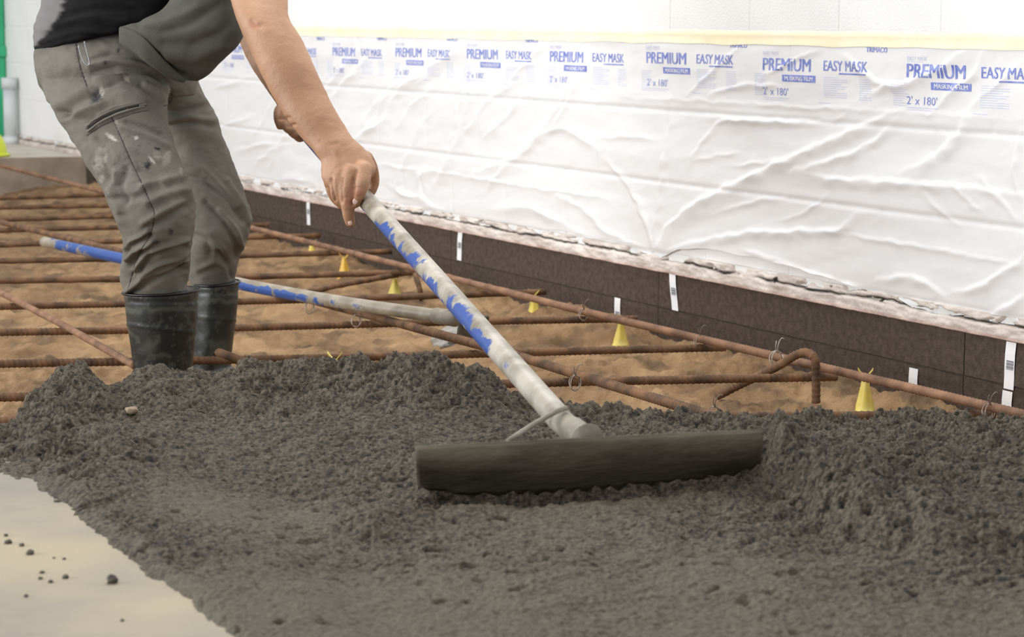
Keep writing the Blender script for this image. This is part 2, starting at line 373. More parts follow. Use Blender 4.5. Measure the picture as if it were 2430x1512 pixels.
# ------------------------------------------------------------------ the wet concrete (one continuous pour)
cr = np.array([(-900, 1010, 3.9), (-200, 1012, 3.9), (0, 1008, 3.92), (30, 985, 4.0), (60, 940, 4.1), (95, 898, 4.18), (130, 872, 4.22), (165, 862, 4.22), (210, 880, 4.2), (245, 902, 4.2), (280, 895, 4.2), (310, 872, 4.25), (360, 860, 4.25), (430, 872, 4.25),
   (500, 868, 4.3), (560, 857, 4.3), (640, 850, 4.3), (720, 851, 4.3), (850, 846, 4.3), (900, 856, 4.28), (935, 834, 4.26), (1000, 832, 4.25), (1050, 828, 4.25), (1075, 850, 4.22), (1110, 862, 4.2), (1150, 880, 4.18), (1200, 910, 4.15), (1250, 938, 4.12),
   (1300, 957, 4.1), (1400, 966, 4.1), (1640, 974, 4.1), (1750, 990, 4.0), (1870, 1000, 3.95), (1930, 984, 4.05), (2060, 990, 4.0), (2150, 974, 4.1), (2250, 985, 4.05), (2430, 988, 4.05), (3200, 990, 4.05)])
def cH(X, Y):
    xp = 1215 + FPX*X/Y; yp = HOR + FPX*CAMZ/Y
    xq = xp + 10*perlin(xp/55, yp/90, 5)
    Yc = np.interp(xq, cr[:, 0], cr[:, 2]); ycr = np.interp(xq, cr[:, 0], cr[:, 1]); zc = CAMZ - (ycr-HOR)*Yc/FPX - 0.010
    dist = Y - Yc
    g = np.exp(-(np.clip(-dist, 0, None)/0.26)**2)
    base = -0.004 + 0.006*fbm(X*2.3, Y*2.0, 3, 100)
    # left side stands a little proud of the cured slab
    toe = np.interp(xp, [-1500, -300, 0, 50, 130, 240, 330, 400, 500, 640, 900], [1120, 1122, 1132, 1158, 1212, 1312, 1382, 1432, 1514, 1640, 1900])
    lft = np.maximum(sstep(620, 150, xp + (1250-yp)*0.4), sstep(420, 220, toe-yp)*sstep(1000, 1080, yp))
    base = base + 0.014*lft
    z = base*(1-g) + zc*g
    z = z + 0.016*np.exp(-((Y-3.75)/0.18)**2)*sstep(60, 300, xp)*sstep(1500, 900, xp)
    # the heap pushed up behind the blade and the lip it leaves on the right
    z = z + 0.055*np.exp(-((Y-3.52)/0.11)**2)*sstep(1180, 1500, xp)*sstep(1900, 1800, xp)
    z = z + 0.038*np.exp(-((Y-3.50)/0.10)**2)*sstep(960, 1100, xp)*sstep(1400, 1200, xp)
    lip = np.interp(xp, [1700, 1815, 1850, 1900, 2000, 2100, 2250, 2430, 2800], [1000, 1075, 1150, 1200, 1252, 1300, 1335, 1350, 1370])
    s = sstep(14, -34, yp - lip + 16*perlin(xp/38, yp/38, 7))*sstep(1812, 1850, xp)
    z = z + (0.026*s*sstep(1000, 1110, yp) + 0.028*np.exp(-((yp-lip+60)/55)**2)*sstep(1820, 1870, xp)*sstep(2500, 2050, xp))
    z = z + 0.020*np.exp(-((xp-1875)/50)**2 - ((yp-1125)/34)**2)
    # swept hollow under and in front of the blade
    bb = np.interp(xp, [1000, 1100, 1230, 1400, 1600, 1780, 1850], [1172, 1182, 1178, 1170, 1157, 1138, 1130])
    z = z - 0.075*sstep(1010, 1055, xp)*sstep(1850, 1800, xp)*np.exp(-((yp-bb)/24)**6)
    z = z + 0.006*sstep(950, 1040, xp)*sstep(1900, 1800, xp)*np.exp(-((yp-bb-48)/14)**2)
    # clump in the left foreground
    cl = np.exp(-((xp-890)/85)**2 - ((yp-1262)/30)**2)
    z = z + 0.016*cl + 0.010*np.exp(-((xp-300)/160)**2 - ((yp-1190)/24)**2) 
    # roughness map
    rough = 0.20 + 0.06*sstep(900,1500,xp) + 0.24*sstep(1420, 1230, yp) + 0.22*sstep(1230, 1080, yp) + 0.75*g + 0.28*sstep(1650, 2000, xp)*sstep(1500, 1250, yp)
    rough = rough + 0.6*cl + 0.25*s*sstep(1420, 1300, yp) + 0.45*sstep(560, 200, xp + (yp-1250)*-0.6)*sstep(1420, 1300, yp)
    rough = rough*(0.75+0.5*perlin(X*3, Y*3, 111))
    rough = np.clip(rough, 0.08, 1.05)
    wx = X + 0.006*perlin(X*60, Y*60, 5); wy = Y + 0.006*perlin(X*60+9, Y*60, 6)
    z = z + rough*(0.013*fbm(X*11, Y*11, 3, 120) + 0.017*domes(wx*26, wy*24, 131, 0.45) + 0.013*domes(wx*56, wy*52, 141, 0.8) + 0.010*domes(wx*115, wy*108, 151, 0.85) + 0.005*domes(wx*230, wy*215, 155) - 0.017)
    z = z + (0.0009+0.0028*rough)*fbm(X*150, Y*130, 3, 160)
    pits = sstep(0.42, 0.7, perlin(X*34, Y*22, 171))*sstep(0.0, 0.4, perlin(X*5, Y*4, 172)+0.25)
    z = z - 0.009*pits*sstep(1150, 1250, yp)
    # front and outer slopes
    fall = np.clip(dist, 0, None)*0.75
    z = z - fall
    # toe on the cured slab
    t = toe - yp + 14*perlin(xp/34, yp/26, 9)+7*perlin(xp/12, yp/10, 10)
    tt = t + 9*perlin(xp/70, yp/40, 12)
    z = np.where(tt < 160, np.minimum(z, -0.002+0.00030*tt + 0.0035*rough*domes(X*90, Y*85, 77)), z) - 0.05*sstep(0, -60, t)
    # outer left flank falling to the sand
    return z, rough, g, pits, xp, yp
ny, nx = 1010, 1010
Ys = 2.25*(4.95/2.25)**np.linspace(0, 1, ny); T = np.linspace(-0.29, 0.27, nx)
Y2, T2 = np.meshgrid(Ys, T, indexing='ij'); X2 = Y2*T2
z, rough, g, pits, xp, yp = cH(X2, Y2)
du = (X2-WA.x)*WN.x + (Y2-WA.y)*WN.y
keep = (du > 0.001) & (z > SAND-0.03) & (z > -0.045-0.3*(xp > 560)-0.3*(yp < 1120))
V = np.stack([X2.ravel(), Y2.ravel(), z.ravel()], 1); F = grid(ny, nx); F = F[keep.ravel()[F].any(1)]
used = np.zeros(len(V), bool); used[F.ravel()] = True; idx = np.cumsum(used)-1
pour = npmesh('wet_concrete', V[used], idx[F], M['concrete'])
# damp cement cream in the smooth parts is paler, stones darker; the pits get their shade painted in
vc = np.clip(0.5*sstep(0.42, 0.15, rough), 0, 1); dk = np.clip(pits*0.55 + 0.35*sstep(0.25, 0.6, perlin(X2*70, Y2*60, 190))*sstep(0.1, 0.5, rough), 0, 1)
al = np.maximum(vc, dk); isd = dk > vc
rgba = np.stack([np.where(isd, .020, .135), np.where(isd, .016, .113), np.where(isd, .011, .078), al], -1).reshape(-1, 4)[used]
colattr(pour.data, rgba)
tag(pour, 'fresh wet grey concrete spread lumpy across the foreground', 'concrete', kind='stuff')

# ------------------------------------------------------------------ masking film on the wall
FOLDS = [  # (width px, amplitude m, points)
 (11, .013, [(1562,602),(1590,540),(1650,490),(1760,430),(1850,388),(1950,345),(2040,305),(2120,268)]),
 (8, .009, [(1890,404),(1960,385),(2040,355),(2090,325),(2130,285)]),
 (9, .009, [(1930,412),(1990,425),(2100,430),(2200,437),(2330,450),(2430,462)]),
 (12, .010, [(2150,405),(2210,385),(2260,340),(2290,300),(2300,270)]),
 (8, .009, [(1600,588),(1700,565),(1780,552),(1900,548),(1975,548),(2010,535),(2035,508)]),
 (4, .004, [(1975,550),(2120,572),(2300,604),(2420,626)]),
 (4, .004, [(1700,505),(1760,485),(1830,472),(1870,470)]), (4, .004, [(1860,522),(1920,500),(1970,462)]),
 (5, .005, [(1640,392),(1655,355),(1700,300),(1740,282),(1850,287),(1980,285),(2010,268)]),
 (4, .004, [(1655,380),(1700,370),(1760,360)]), (4, .004, [(1740,395),(1800,385),(1860,378)]),
 (7, .008, [(1130,412),(1180,390),(1230,372),(1275,330),(1310,308),(1350,306),(1420,350),(1430,372)]),
 (6, .006, [(1310,308),(1345,255),(1375,190),(1385,120)]), (6, .006, [(1270,330),(1300,290),(1360,200),(1368,110)]),
 (8, .008, [(1025,450),(1055,400),(1080,310),(1105,200),(1118,100)]), (7, .006, [(1060,400),(1090,330),(1120,230),(1130,110)]),
 (9, .010, [(865,285),(930,210),(990,185),(1040,150),(1112,98)]), (6, .006, [(900,320),(950,215),(985,205),(1010,185)]),
 (6, .006, [(770,255),(820,195),(880,130),(890,95)]), (6, .006, [(850,350),(880,300),(900,270),(925,220)]),
 (6, .006, [(830,350),(870,312),(905,290),(930,240)]), (5, .005, [(940,310),(980,250),(1040,200)]),
 (4, .004, [(890,388),(1000,402),(1100,416),(1250,440),(1400,462),(1450,475)]),
 (8, .009, [(1190,492),(1240,490),(1290,503),(1340,530),(1390,556)]), (7, .007, [(1010,455),(1005,410),(1000,470),(1060,500)]),
 (6, .006, [(1330,465),(1400,500),(1440,545),(1560,602)]), (5, .005, [(1570,595),(1560,540),(1575,420),(1590,310),(1600,200)]),
 (6, .006, [(1555,600),(1535,520),(1500,450),(1440,380)]), (5, .005, [(1560,598),(1545,545),(1520,500)]),
 (8, .008, [(1700,605),(1800,622),(1900,640),(1990,668),(2075,692)]), (8, .008, [(2090,665),(2150,655),(2210,675),(2250,710)]),
 (9, .009, [(2270,692),(2330,680),(2380,650),(2440,605)]), (9, .009, [(2350,752),(2400,725),(2450,690)]),
 (8, .009, [(2060,225),(2110,205),(2150,200),(2220,170),(2300,118)]), (6, .007, [(2210,270),(2280,205),(2320,170),(2340,120)]),
 (5, .005, [(2310,252),(2370,200),(2420,150)]), (4, .005, [(1810,185),(1870,150),(1955,115)]), (4, .005, [(1638,222),(1700,165),(1765,105)]),
 (5, .005, [(1690,225),(1740,205),(1805,200),(1860,203)]), (7, .007, [(2010,130),(2060,175),(2110,200),(2150,202)]),
 (6, .005, [(1690,272),(1790,285),(1920,290)]), (5, .005, [(1210,200),(1250,150),(1300,100)]), (4, .004, [(1213,158),(1290,148)]),
 (5, .005, [(1100,330),(1160,240),(1220,200)]), (5, .005, [(1150,330),(1210,270),(1250,220)]), (5, .005, [(960,390),(1000,300),(1030,260)]),
 (4, .004, [(1420,330),(1500,320),(1560,330)]), (5, .005, [(1160,450),(1180,420),(1230,370)]),
 (6, .006, [(740,250),(800,180),(860,110)]), (5, .005, [(600,330),(640,260),(660,230)]), (5, .006, [(520,300),(560,290),(610,270)]), (5, .005, [(500,210),(560,195),(600,180)]),
 (5, .006, [(640,400),(690,300),(740,270)]), (5, .005, [(560,360),(620,340),(680,345)]), (5, .005, [(600,400),(640,360),(700,340)]),
 (6, .006, [(750,440),(700,425),(660,428)]), (5, .005, [(930,440),(960,460),(1000,470)]), (6, .006, [(980,470),(940,440),(980,350)]),
 (5, .005, [(2330,420),(2370,460),(2420,520)]), (5, .006, [(2420,470),(2410,400),(2430,300)]), (4, .004, [(2200,460),(2240,500),(2290,540)]),
 (4, .004, [(2270,430),(2300,470),(2340,505)]), (5, .005, [(1770,590),(1830,610),(1900,632)]), (4, .003, [(1480,230),(1700,240),(1900,252),(2150,265),(2430,285)])]
bot = np.array([(380,408),(560,430),(650,448),(780,470),(860,488),(930,497),(1010,500),(1100,512),(1200,530),(1330,548),(1440,568),(1520,598),(1565,612),(1610,592),(1680,590),(1800,614),(1900,638),(2000,672),(2060,690),(2120,704),(2180,742),(2240,752),(2330,742),(2380,752),(2430,770),(2700,828)])
bu = np.array([on_wall(x, y, 0.01) for x, y in bot])[::-1]     # u increasing
nu, nz = 1150, 130
uend = on_wall(300, 100)[0]
us = -1.0 + (uend+1.0)*np.linspace(0, 1, nu)**1.45; vs = np.linspace(0, 1, nz)
U, Vv = np.meshgrid(us, vs)
zb = np.interp(U, bu[:, 0], bu[:, 1]) + 0.004*perlin(U*9, U*0, 200)
Zt = 0.640 + 0.003*perlin(U*2.3, U*0, 201)
Z = Zt*(1-Vv) + zb*Vv
def P_(pts): return [(p.x, p.y) for p in catmull([Vector((a, b, 0)) for a, b in pts], 3)] if len(pts) > 2 else pts
def film_off(U, Z, v):
    P = np.array(WA)[None] + U.ravel()[:, None]*np.array(WD); P = P.copy(); P[:, 2] += Z.ravel()
    x, y = proj(P); x = x.reshape(U.shape); y = y.reshape(U.shape)
    o = 0.006 + 0.0035*fbm(U*1.4, Z*6, 2, 210) + 0.0012*fbm(U*5+Z*6, Z*14, 3, 214)
    for wd, am, pts in FOLDS:
        x0 = min(p[0] for p in pts)-60; x1 = max(p[0] for p in pts)+60
        cols = (x > x0) & (x < x1)
        if not cols.any(): continue
        xc, yc = x[cols], y[cols]; xc = xc + 5*perlin(xc/28, yc/28, 3); yc = yc + 5*perlin(xc/30, yc/24, 4)
        d, sg, tt = polyfold(xc, yc, P_(pts)); tap = np.clip(np.sin(math.pi*np.clip(0.06+0.9*tt, 0, 1)), 0, 1)**0.7
        ws = np.where(sg > 0, 0.55*wd, 1.7*wd)
        o[cols] += 0.72*am*tap*(np.exp(-(d/ws)**2)*(0.8+0.5*perlin(xc/40, yc/40, wd)) + 0.22*np.exp(-(d/(3.4*wd))**2))
    zz = (Z-BZ0)/CH; dz = np.abs(zz-np.round(zz))*CH; o -= 0.0028*np.exp(-(dz/0.006)**2)
    row = np.floor(zz); ub = (U-0.12)/BL - 0.5*(row % 2); dj = np.abs(ub-np.round(ub))*BL; o -= 0.0016*np.exp(-(dj/0.006)**2)
    # small gathers under the tape
    o += 0.0022*np.exp(-v*9)*perlin(U*26, U*0+v*3, 220)
    return np.clip(o, 0.0012, None)
o_ = film_off(U, Z, Vv); 
V = np.array(WA)[None] + U.ravel()[:, None]*np.array(WD) + o_.ravel()[:, None]*np.array(WN); V[:, 2] += Z.ravel()
film = npmesh('masking_film', V, grid(nz, nu), M['film'])
tag(film, 'white plastic masking film with blue print hanging wrinkled on the block wall', 'plastic sheet')
# print on the film, cut finely and laid on the folds
def film_off_pts(u, z): return film_off(np.array(u)[None], np.array(z)[None], np.clip((0.64-np.array(z))/0.58, 0, 1)[None])[0]
def text_bm(s, size, sx, bold=0.0):
    cu = bpy.data.curves.new('t', 'FONT'); cu.body = s; cu.size = size; cu.offset = bold; cu.resolution_u = 3
    ob = bpy.data.objects.new('t', cu); C.objects.link(ob); dg = bpy.context.evaluated_depsgraph_get(); dg.update()
    me = bpy.data.meshes.new_from_object(ob.evaluated_get(dg)); bpy.data.objects.remove(ob); bpy.data.curves.remove(cu)
    xs = [v.co.x for v in me.vertices] or [0, 1]; x0, x1 = min(xs), max(xs); k = sx/(x1-x0)
    for v in me.vertices: v.co.x = (v.co.x-x0)*k
    return me
PR = {}
def print_part(names_items, m, nm):
    """items: (kind, x, z, ...) in metres right/down from the anchor; returns arrays of verts and faces in print space"""
    bm = bmesh.new()
    for it in names_items:
        if it[0] == 'T':
            _, s, x, zt, hgt, wid, bold = it
            me = text_bm(s, hgt*1.38, wid, 0.0)
            ys = [v.co.y for v in me.vertices]; y0, y1 = min(ys), max(ys); kk = hgt/(y1-y0)
            for v in me.vertices: v.co = Vector((v.co.x + x, (v.co.y-y0)*kk + zt - hgt, 0))
            for dx in ((-2.2*bold, 0, 2.2*bold) if bold else (0,)):
                for v in me.vertices: v.co.x += dx
                bm.from_mesh(me)
                for v in me.vertices: v.co.x -= dx
            bpy.data.meshes.remove(me)
        else:
            _, x, zt, wd, hg = it
            q = [bm.verts.new(p) for p in ((x, zt-hg, 0), (x+wd, zt-hg, 0), (x+wd, zt, 0), (x, zt, 0))]; bm.faces.new(q)
    x = -0.01
    xs = [v.co.x for v in bm.verts]; a, b = min(xs), max(xs)
    n = int((b-a)/0.012)+1
    for k in range(1, n):
        bmesh.ops.bisect_plane(bm, geom=bm.verts[:]+bm.edges[:]+bm.faces[:], plane_co=(a+(b-a)*k/n, 0, 0), plane_no=(1, 0, 0))
    ys = [v.co.y for v in bm.verts]; a, b = min(ys), max(ys); n = int((b-a)/0.008)+1
    for k in range(1, n):
        bmesh.ops.bisect_plane(bm, geom=bm.verts[:]+bm.edges[:]+bm.faces[:], plane_co=(0, a+(b-a)*k/n, 0), plane_no=(0, 1, 0))
    bmesh.ops.triangulate(bm, faces=bm.faces[:])
    bm.verts.ensure_lookup_table(); bm.verts.index_update()
    Vp = np.array([(v.co.x, v.co.y) for v in bm.verts]); Fp = np.array([[v.index for v in f.verts] for f in bm.faces]); bm.free()
    return Vp, Fp
pw = 0.215
items_main = [('T', 'PREMIUM', 0, 0, 0.031, pw, 0.0007), ('T', '2\' x 180\'', 0.0, -0.073, 0.019, 0.115, 0.0),
              ('T', 'EASY MASK', pw*1.27, -0.002, 0.025, 0.185, 0.0004), ('R', pw*1.27+0.065, -0.031, 0.118, 0.0035)]
items_box = [('R', pw*0.42, -0.040, 0.148, 0.017)]
items_small = [('T', 'TRIMACO', -0.165, 0.036, 0.012, 0.085, 0.0003), ('T', 'EASY MASK', 0.0, 0.017, 0.009, 0.075, 0.0)]
fine = []
for (cx, cz, cw, n) in ((pw*1.27, -0.042, 0.11, 10), (pw*1.27+0.15, -0.044, 0.12, 10), (pw*1.27+0.31-0.02, -0.046, 0.13, 11)):
    for k in range(n):
        wdt = cw*random.choice((0.6, 0.75, 0.9, 1.0)) * (0.45 if cx > 0.4 else 0.9)
        fine.append(('R', cx, cz-0.0052*k, wdt, 0.0013))
fine += [('R', 0.0, -0.098, 0.12, 0.0016), ('R', 0.0, -0.103, 0.1, 0.0012), ('R', 0.25, -0.104, 0.05, 0.0015), ('R', 0.0, 0.006, 0.06, 0.001)]
items_white = [('T', 'MASKING FILM', pw*0.42+0.012, -0.0435, 0.010, 0.124, 0.0002)]
PA = [('printed_word', print_part(items_main[:1], None, ''), M['blue_ink'], 0.0006), ('printed_word', print_part(items_main[2:3], None, ''), M['blue_ink'], 0.0006),
      ('printed_size', print_part(items_main[1:2], None, ''), M['blue_ink'], 0.0006), ('printed_underline', print_part(items_main[3:], None, ''), M['blue_ink'], 0.0006),
      ('printed_banner', print_part(items_box, None, ''), M['blue_ink'], 0.0006), ('printed_heading', print_part(items_small[:1], None, ''), M['blue_ink'], 0.0006),
      ('printed_heading', print_part(items_small[1:], None, ''), M['blue_ink_pale'], 0.0006), ('printed_small_text', print_part(fine, None, ''), M['blue_ink_pale'], 0.0006), ('printed_banner_words', print_part(items_white, None, ''), M['sticker'], 0.0011)]
anch = [(2160, 151), (1818, 137), (1540, 123), (1309, 121), (1115, 116), (943, 113), (795, 112), (665, 112), (545, 112)]
au = [on_wall(*a) for a in anch]
step = (au[4][0]-au[0][0])/4
print('ANCH', [(round(a, 3), round(b, 3)) for a, b in au], step)
for k in range(-1, 10):
    u0 = au[0][0] + step*k if k < 1 or k > 6 else au[k][0]
    z0 = au[0][1] if k < 1 else (au[k][1] if k <= 6 else au[6][1]-0.004)
    if u0 > uend-0.6: continue
    for nm, (Vp, Fp), m, lift in PA:
        u = u0 - Vp[:, 0]; zz = z0 + Vp[:, 1]
        off = film_off_pts(u, zz) + lift
        P = np.array(WA)[None] + u[:, None]*np.array(WD) + off[:, None]*np.array(WN); P[:, 2] += zz
        pt = npmesh(nm, P, Fp, m, film, sm=False); pt['kind'] = 'stuff'
# masking tape holding the film
nu, nz = 500, 6
us = -1.0 + (uend+1.0)*np.linspace(0, 1, nu)**1.3; U, Vv = np.meshgrid(us, np.linspace(0, 1, nz))
zt = 0.656 + 0.0022*perlin(U*3.1, U*0, 230); zb2 = 0.620 + 0.0035*perlin(U*6.1, U*0, 231)
Z = zt*(1-Vv)+zb2*Vv
o_ = np.maximum(film_off(U, np.minimum(Z, 0.636), np.clip((0.64-Z)/0.58, 0, 1)), 0.004) + 0.0015
o_ = np.where(Vv == 0, 0.001 + 0.004*np.abs(perlin(U*2.5, U*0, 233)), o_)
V = np.array(WA)[None] + U.ravel()[:, None]*np.array(WD) + o_.ravel()[:, None]*np.array(WN); V[:, 2] += Z.ravel()
tp = npmesh('masking_tape', V, grid(nz, nu), M['tape']); tag(tp, 'cream paper masking tape running along the top edge of the film', 'tape')

# things at the far left: green column, pipe, yellow dome
u_g = on_wall(20, 335)[0]
bm = bmesh.new(); box_bm(bm, 0, 0.30, 0, 0.14, 0, 2.9, 0.008); gc = empty('steel_column', W(u_g, 0, 0.0)); gc.matrix_world = Matrix.Translation(W(u_g, 0, 0.002)) @ ROT
sh = bm_obj('shaft', bm, M['green']); sh.parent = gc
bm = bmesh.new(); box_bm(bm, -0.025, 0.33, 0, 0.165, 0.47, 0.53, 0.006); o = bm_obj('bracket', bm, M['green']); o.parent = gc
bm = bmesh.new(); box_bm(bm, -0.02, 0.33, 0.0, 0.17, 0.0, 0.03, 0.004); o = bm_obj('base_plate', bm, M['green']); o.parent = gc
tag(gc, 'green painted steel column against the wall at the far left edge', 'column')
u_p = on_wall(47, 335)[0]
pp = empty('wall_pipe', W(u_p, 0, 0.06))
o = join_tubes('pipe', [([W(u_p, 0, 0.05)-pp.location, W(u_p, 0.34, 0.05)-pp.location], 0.035, 16)], M['pipe'], pp)
o = join_tubes('pipe_collar', [([W(u_p, 0.30, 0.05)-pp.location, W(u_p, 0.36, 0.05)-pp.location], 0.043, 16)], M['pipe'], pp)
o = join_tubes('pipe_collar', [([W(u_p, 0.0, 0.05)-pp.location, W(u_p, 0.04, 0.05)-pp.location], 0.045, 16)], M['pipe'], pp)
tag(pp, 'short grey upright pipe beside the green column', 'pipe')
hc = at_z(-46, 371, 0)
hat = empty('safety_helmet', hc)
V = []; nn, mm = 24, 10
for i in range(mm+1):
    a = (math.pi/2)*i/mm
    for k in range(nn):
        th = 2*math.pi*k/nn; rr = 0.128*math.cos(a)**0.75; V.append((rr*math.cos(th), 1.15*rr*math.sin(th), 0.016+0.125*math.sin(a)))
Fh = [(i*nn+k, i*nn+(k+1) % nn, (i+1)*nn+(k+1) % nn, (i+1)*nn+k) for i in range(mm) for k in range(nn)]
npmesh('shell', V, Fh, M['hivis'], hat)
join_tubes('brim', [([Vector((0, 0, 0.004)), Vector((0, 0, 0.018))], [0.148, 0.134], 28)], M['hivis'], hat)
join_tubes('ridge', [([Vector((0.12*math.cos(t), 0, 0.02+0.128*math.sin(t))) for t in np.linspace(0, math.pi, 14)], 0.009, 8)], M['hivis'], hat)
tag(hat, 'bright yellow-green domed helmet on the far platform at the left edge', 'helmet')

# ------------------------------------------------------------------ rebar grid
def rebar(pts, r, label, m='rust', group=None, smoothpath=False):
    P = catmull(pts, 8) if smoothpath else [Vector(p) for p in pts]
    near = min(p.y for p in P) < 6.6
    Q = [P[0]]
    for a, b in zip(P[:-1], P[1:]):
        L = (b-a).length; s = 0
        while s < L:
            q = a.lerp(b, s/L); st = 0.0031 if q.y < 6.6 else 0.03
            s += st
            Q.append(a.lerp(b, min(1, s/L)))
    # gentle waviness of a hand-laid bar
    ph = random.uniform(0, 6)
    Q = [q + Vector((0, 0.004*math.sin(q.x*2.1+ph), 0.002*math.sin(q.x*3+q.y*2+ph))) for q in Q]
    def rad(s, th):
        rib = max(0, math.cos(2*math.pi*(s/0.0125) + 0.9*math.sin(th)))**2
        lug = 0.10*max(0, abs(math.cos(th))-0.9)*10
        return r*(0.94 + 0.17*rib + lug)
    o = tube('rebar', Q, rad, M[m], n=10 if near else 8)
    localize(o, P[0]); tag(o, label, 'rebar', group); return o
ZT, ZL = -0.111, -0.088
TR = [((-150, 1000), (2362, 983), 'nearest cross rebar, its end showing low at the right by the brown boards'),
      ((-150, 946), (1985, 893), 'cross rebar running behind the rake collar to the bent hook bar'),
      ((-150, 868), (1722, 827), 'cross rebar just behind the boots, ending left of the bent hook bar'),
      ((-150, 791), (1512, 758), 'cross rebar at mid boot height, its end behind the sixth yellow chair'),
      ((-150, 734), (1295, 694), 'cross rebar passing under the ferrule of the lying pole'),
      ((-150, 672), (1030, 645), 'cross rebar at boot-top height behind the lying pole'),
      ((-150, 623), (930, 598), 'cross rebar at knee height just left of the raised handle'),
      ((-150, 584), (760, 560), 'cross rebar crossing behind the trouser knees'),
      ((-150, 551), (640, 532), 'cross rebar level with the knees, fourth from the far end'),
      ((-150, 524), (560, 507), 'cross rebar third from the far end of the sand bed'),
      ((-150, 497), (470, 482), 'cross rebar second from the far end of the sand bed'),
      ((-150, 473), (400, 459), 'farthest cross rebar below the grey platform edge')]
for a, b, lab in TR: rebar([at_z(*a, ZT), at_z(*b, ZT)], 0.0098, lab)
rebar([at_Y(-100, 370, 11.25), at_Y(0, 392, 11.1), at_z(300, 468, ZL), at_z(600, 541, ZL), at_z(1385, 741, ZL), at_z(1473, 762, ZL), at_z(2430, 986, ZL), at_z(2700, 1050, ZL)], 0.0098, 'long pale rebar running beside the brown boards along the whole wall', 'rust_top')
rebar([at_z(-160, 483, ZL), at_z(0, 527, ZL), at_z(600, 676, ZL), at_z(1180, 832, ZL), at_z(1660, 980, ZL), at_z(1900, 1050, ZL)], 0.0108, 'long rebar passing under the lying pole into the concrete at centre')
rebar([at_z(-160, 612, ZL), at_z(0, 692, ZL), at_z(150, 770, ZL), at_z(318, 866, ZL)], 0.0085, 'thin long rebar slanting to the toe of the near boot', 'rust_top')
rebar([at_z(520, 838, ZL), at_z(600, 868, ZL), at_z(760, 940, ZL)], 0.010, 'short rebar end sticking out right of the far boot')
rebar([at_z(735, 742-50, -0.12), at_z(800, 676, -0.118), at_z(1000, 640, -0.118)], 0.0095, 'short slanting rebar behind the second yellow chair')
zs_ = SAND+0.012
rebar([at_z(1700, 943, SAND+0.01), at_z(1770, 908, -0.15), at_z(1850, 868, -0.085), at_z(1885, 846, -0.055), at_Y(1912, 838, at_z(1912, 846, -0.05).y), at_Y(1932, 852, at_z(1912, 846, -0.05).y-0.02), at_Y(1936, 885, at_z(1912, 846, -0.05).y-0.02), at_Y(1936, 958, at_z(1912, 846, -0.05).y-0.02)], 0.0095, 'bent hook rebar sticking out of the sand by the brown boards', smoothpath=True)
rebar([at_z(985, 650, -0.115), at_z(997, 690, -0.15), at_z(1000, 712, SAND)], 0.008, 'stub of rebar leaning down left of the raised handle', smoothpath=True)

# wire ties at the crossings
def tie(px, py, z, lab, sc=1.0, m='wire'):
    c = at_z(px, py, z); t = empty('wire_tie', c)
    ring = [Vector((0.014*sc*math.cos(a)*0.7, 0.010*math.cos(a), 0.017*sc*math.sin(a)-0.006)) for a in np.linspace(0, 2*math.pi, 17)]
    ring2 = [Vector((0.013*sc*math.cos(a), 0.012*math.sin(a)*0.4+0.004, 0.015*sc*math.sin(a)-0.005)) for a in np.linspace(0.6, 2*math.pi+0.6, 17)]
    tail = [Vector((0.002, -0.004, 0.010)), Vector((0.001, -0.006, 0.020)), Vector((0.005, -0.007, 0.030*sc)), Vector((0.011, -0.006, 0.036*sc)), Vector((0.016, -0.005, 0.034*sc))]
    tail2 = [Vector((0.001, -0.004, 0.010)), Vector((-0.003, -0.006, 0.021)), Vector((-0.002, -0.007, 0.031*sc))]
    join_tubes('loop', [(ring, 0.0011, 6), (ring2, 0.0011, 6)], M[m], t)
    join_tubes('tail', [(catmull(tail, 3), 0.0011, 6), (catmull(tail2, 3), 0.0011, 6)], M[m], t)
    tag(t, lab, 'wire tie', 'wire ties at the rebar crossings')
M['wire_pale'] = mat('bright tie wire', (0.50, 0.47, 0.42), 0.4, (0.36, 0.33, 0.3), 40, metal=0.6)
tie(1843, 848, ZL+0.01, 'bright wire tie looped on the long pale rebar above the hook bar', 1.25, 'wire_pale')
tie(1365, 903, ZL, 'dark wire tie where two rusty rebars cross right of the handle')
tie(1695, 978, ZT+0.02, 'dark curled wire poking out beside the concrete edge')
tie(2347, 972, ZL, 'dark wire tie low at the right by the tall sticker')
tie(1385, 742, ZL, 'dark wire tie on the long pale rebar near the centre')
tie(1660, 806, ZL, 'dark wire tie on the long pale rebar left of the hook bar')
tie(845, 757, ZL, 'dark wire tie below the lying pole')
tie(735, 726, ZL, 'dark wire tie just under the blue part of the lying pole')

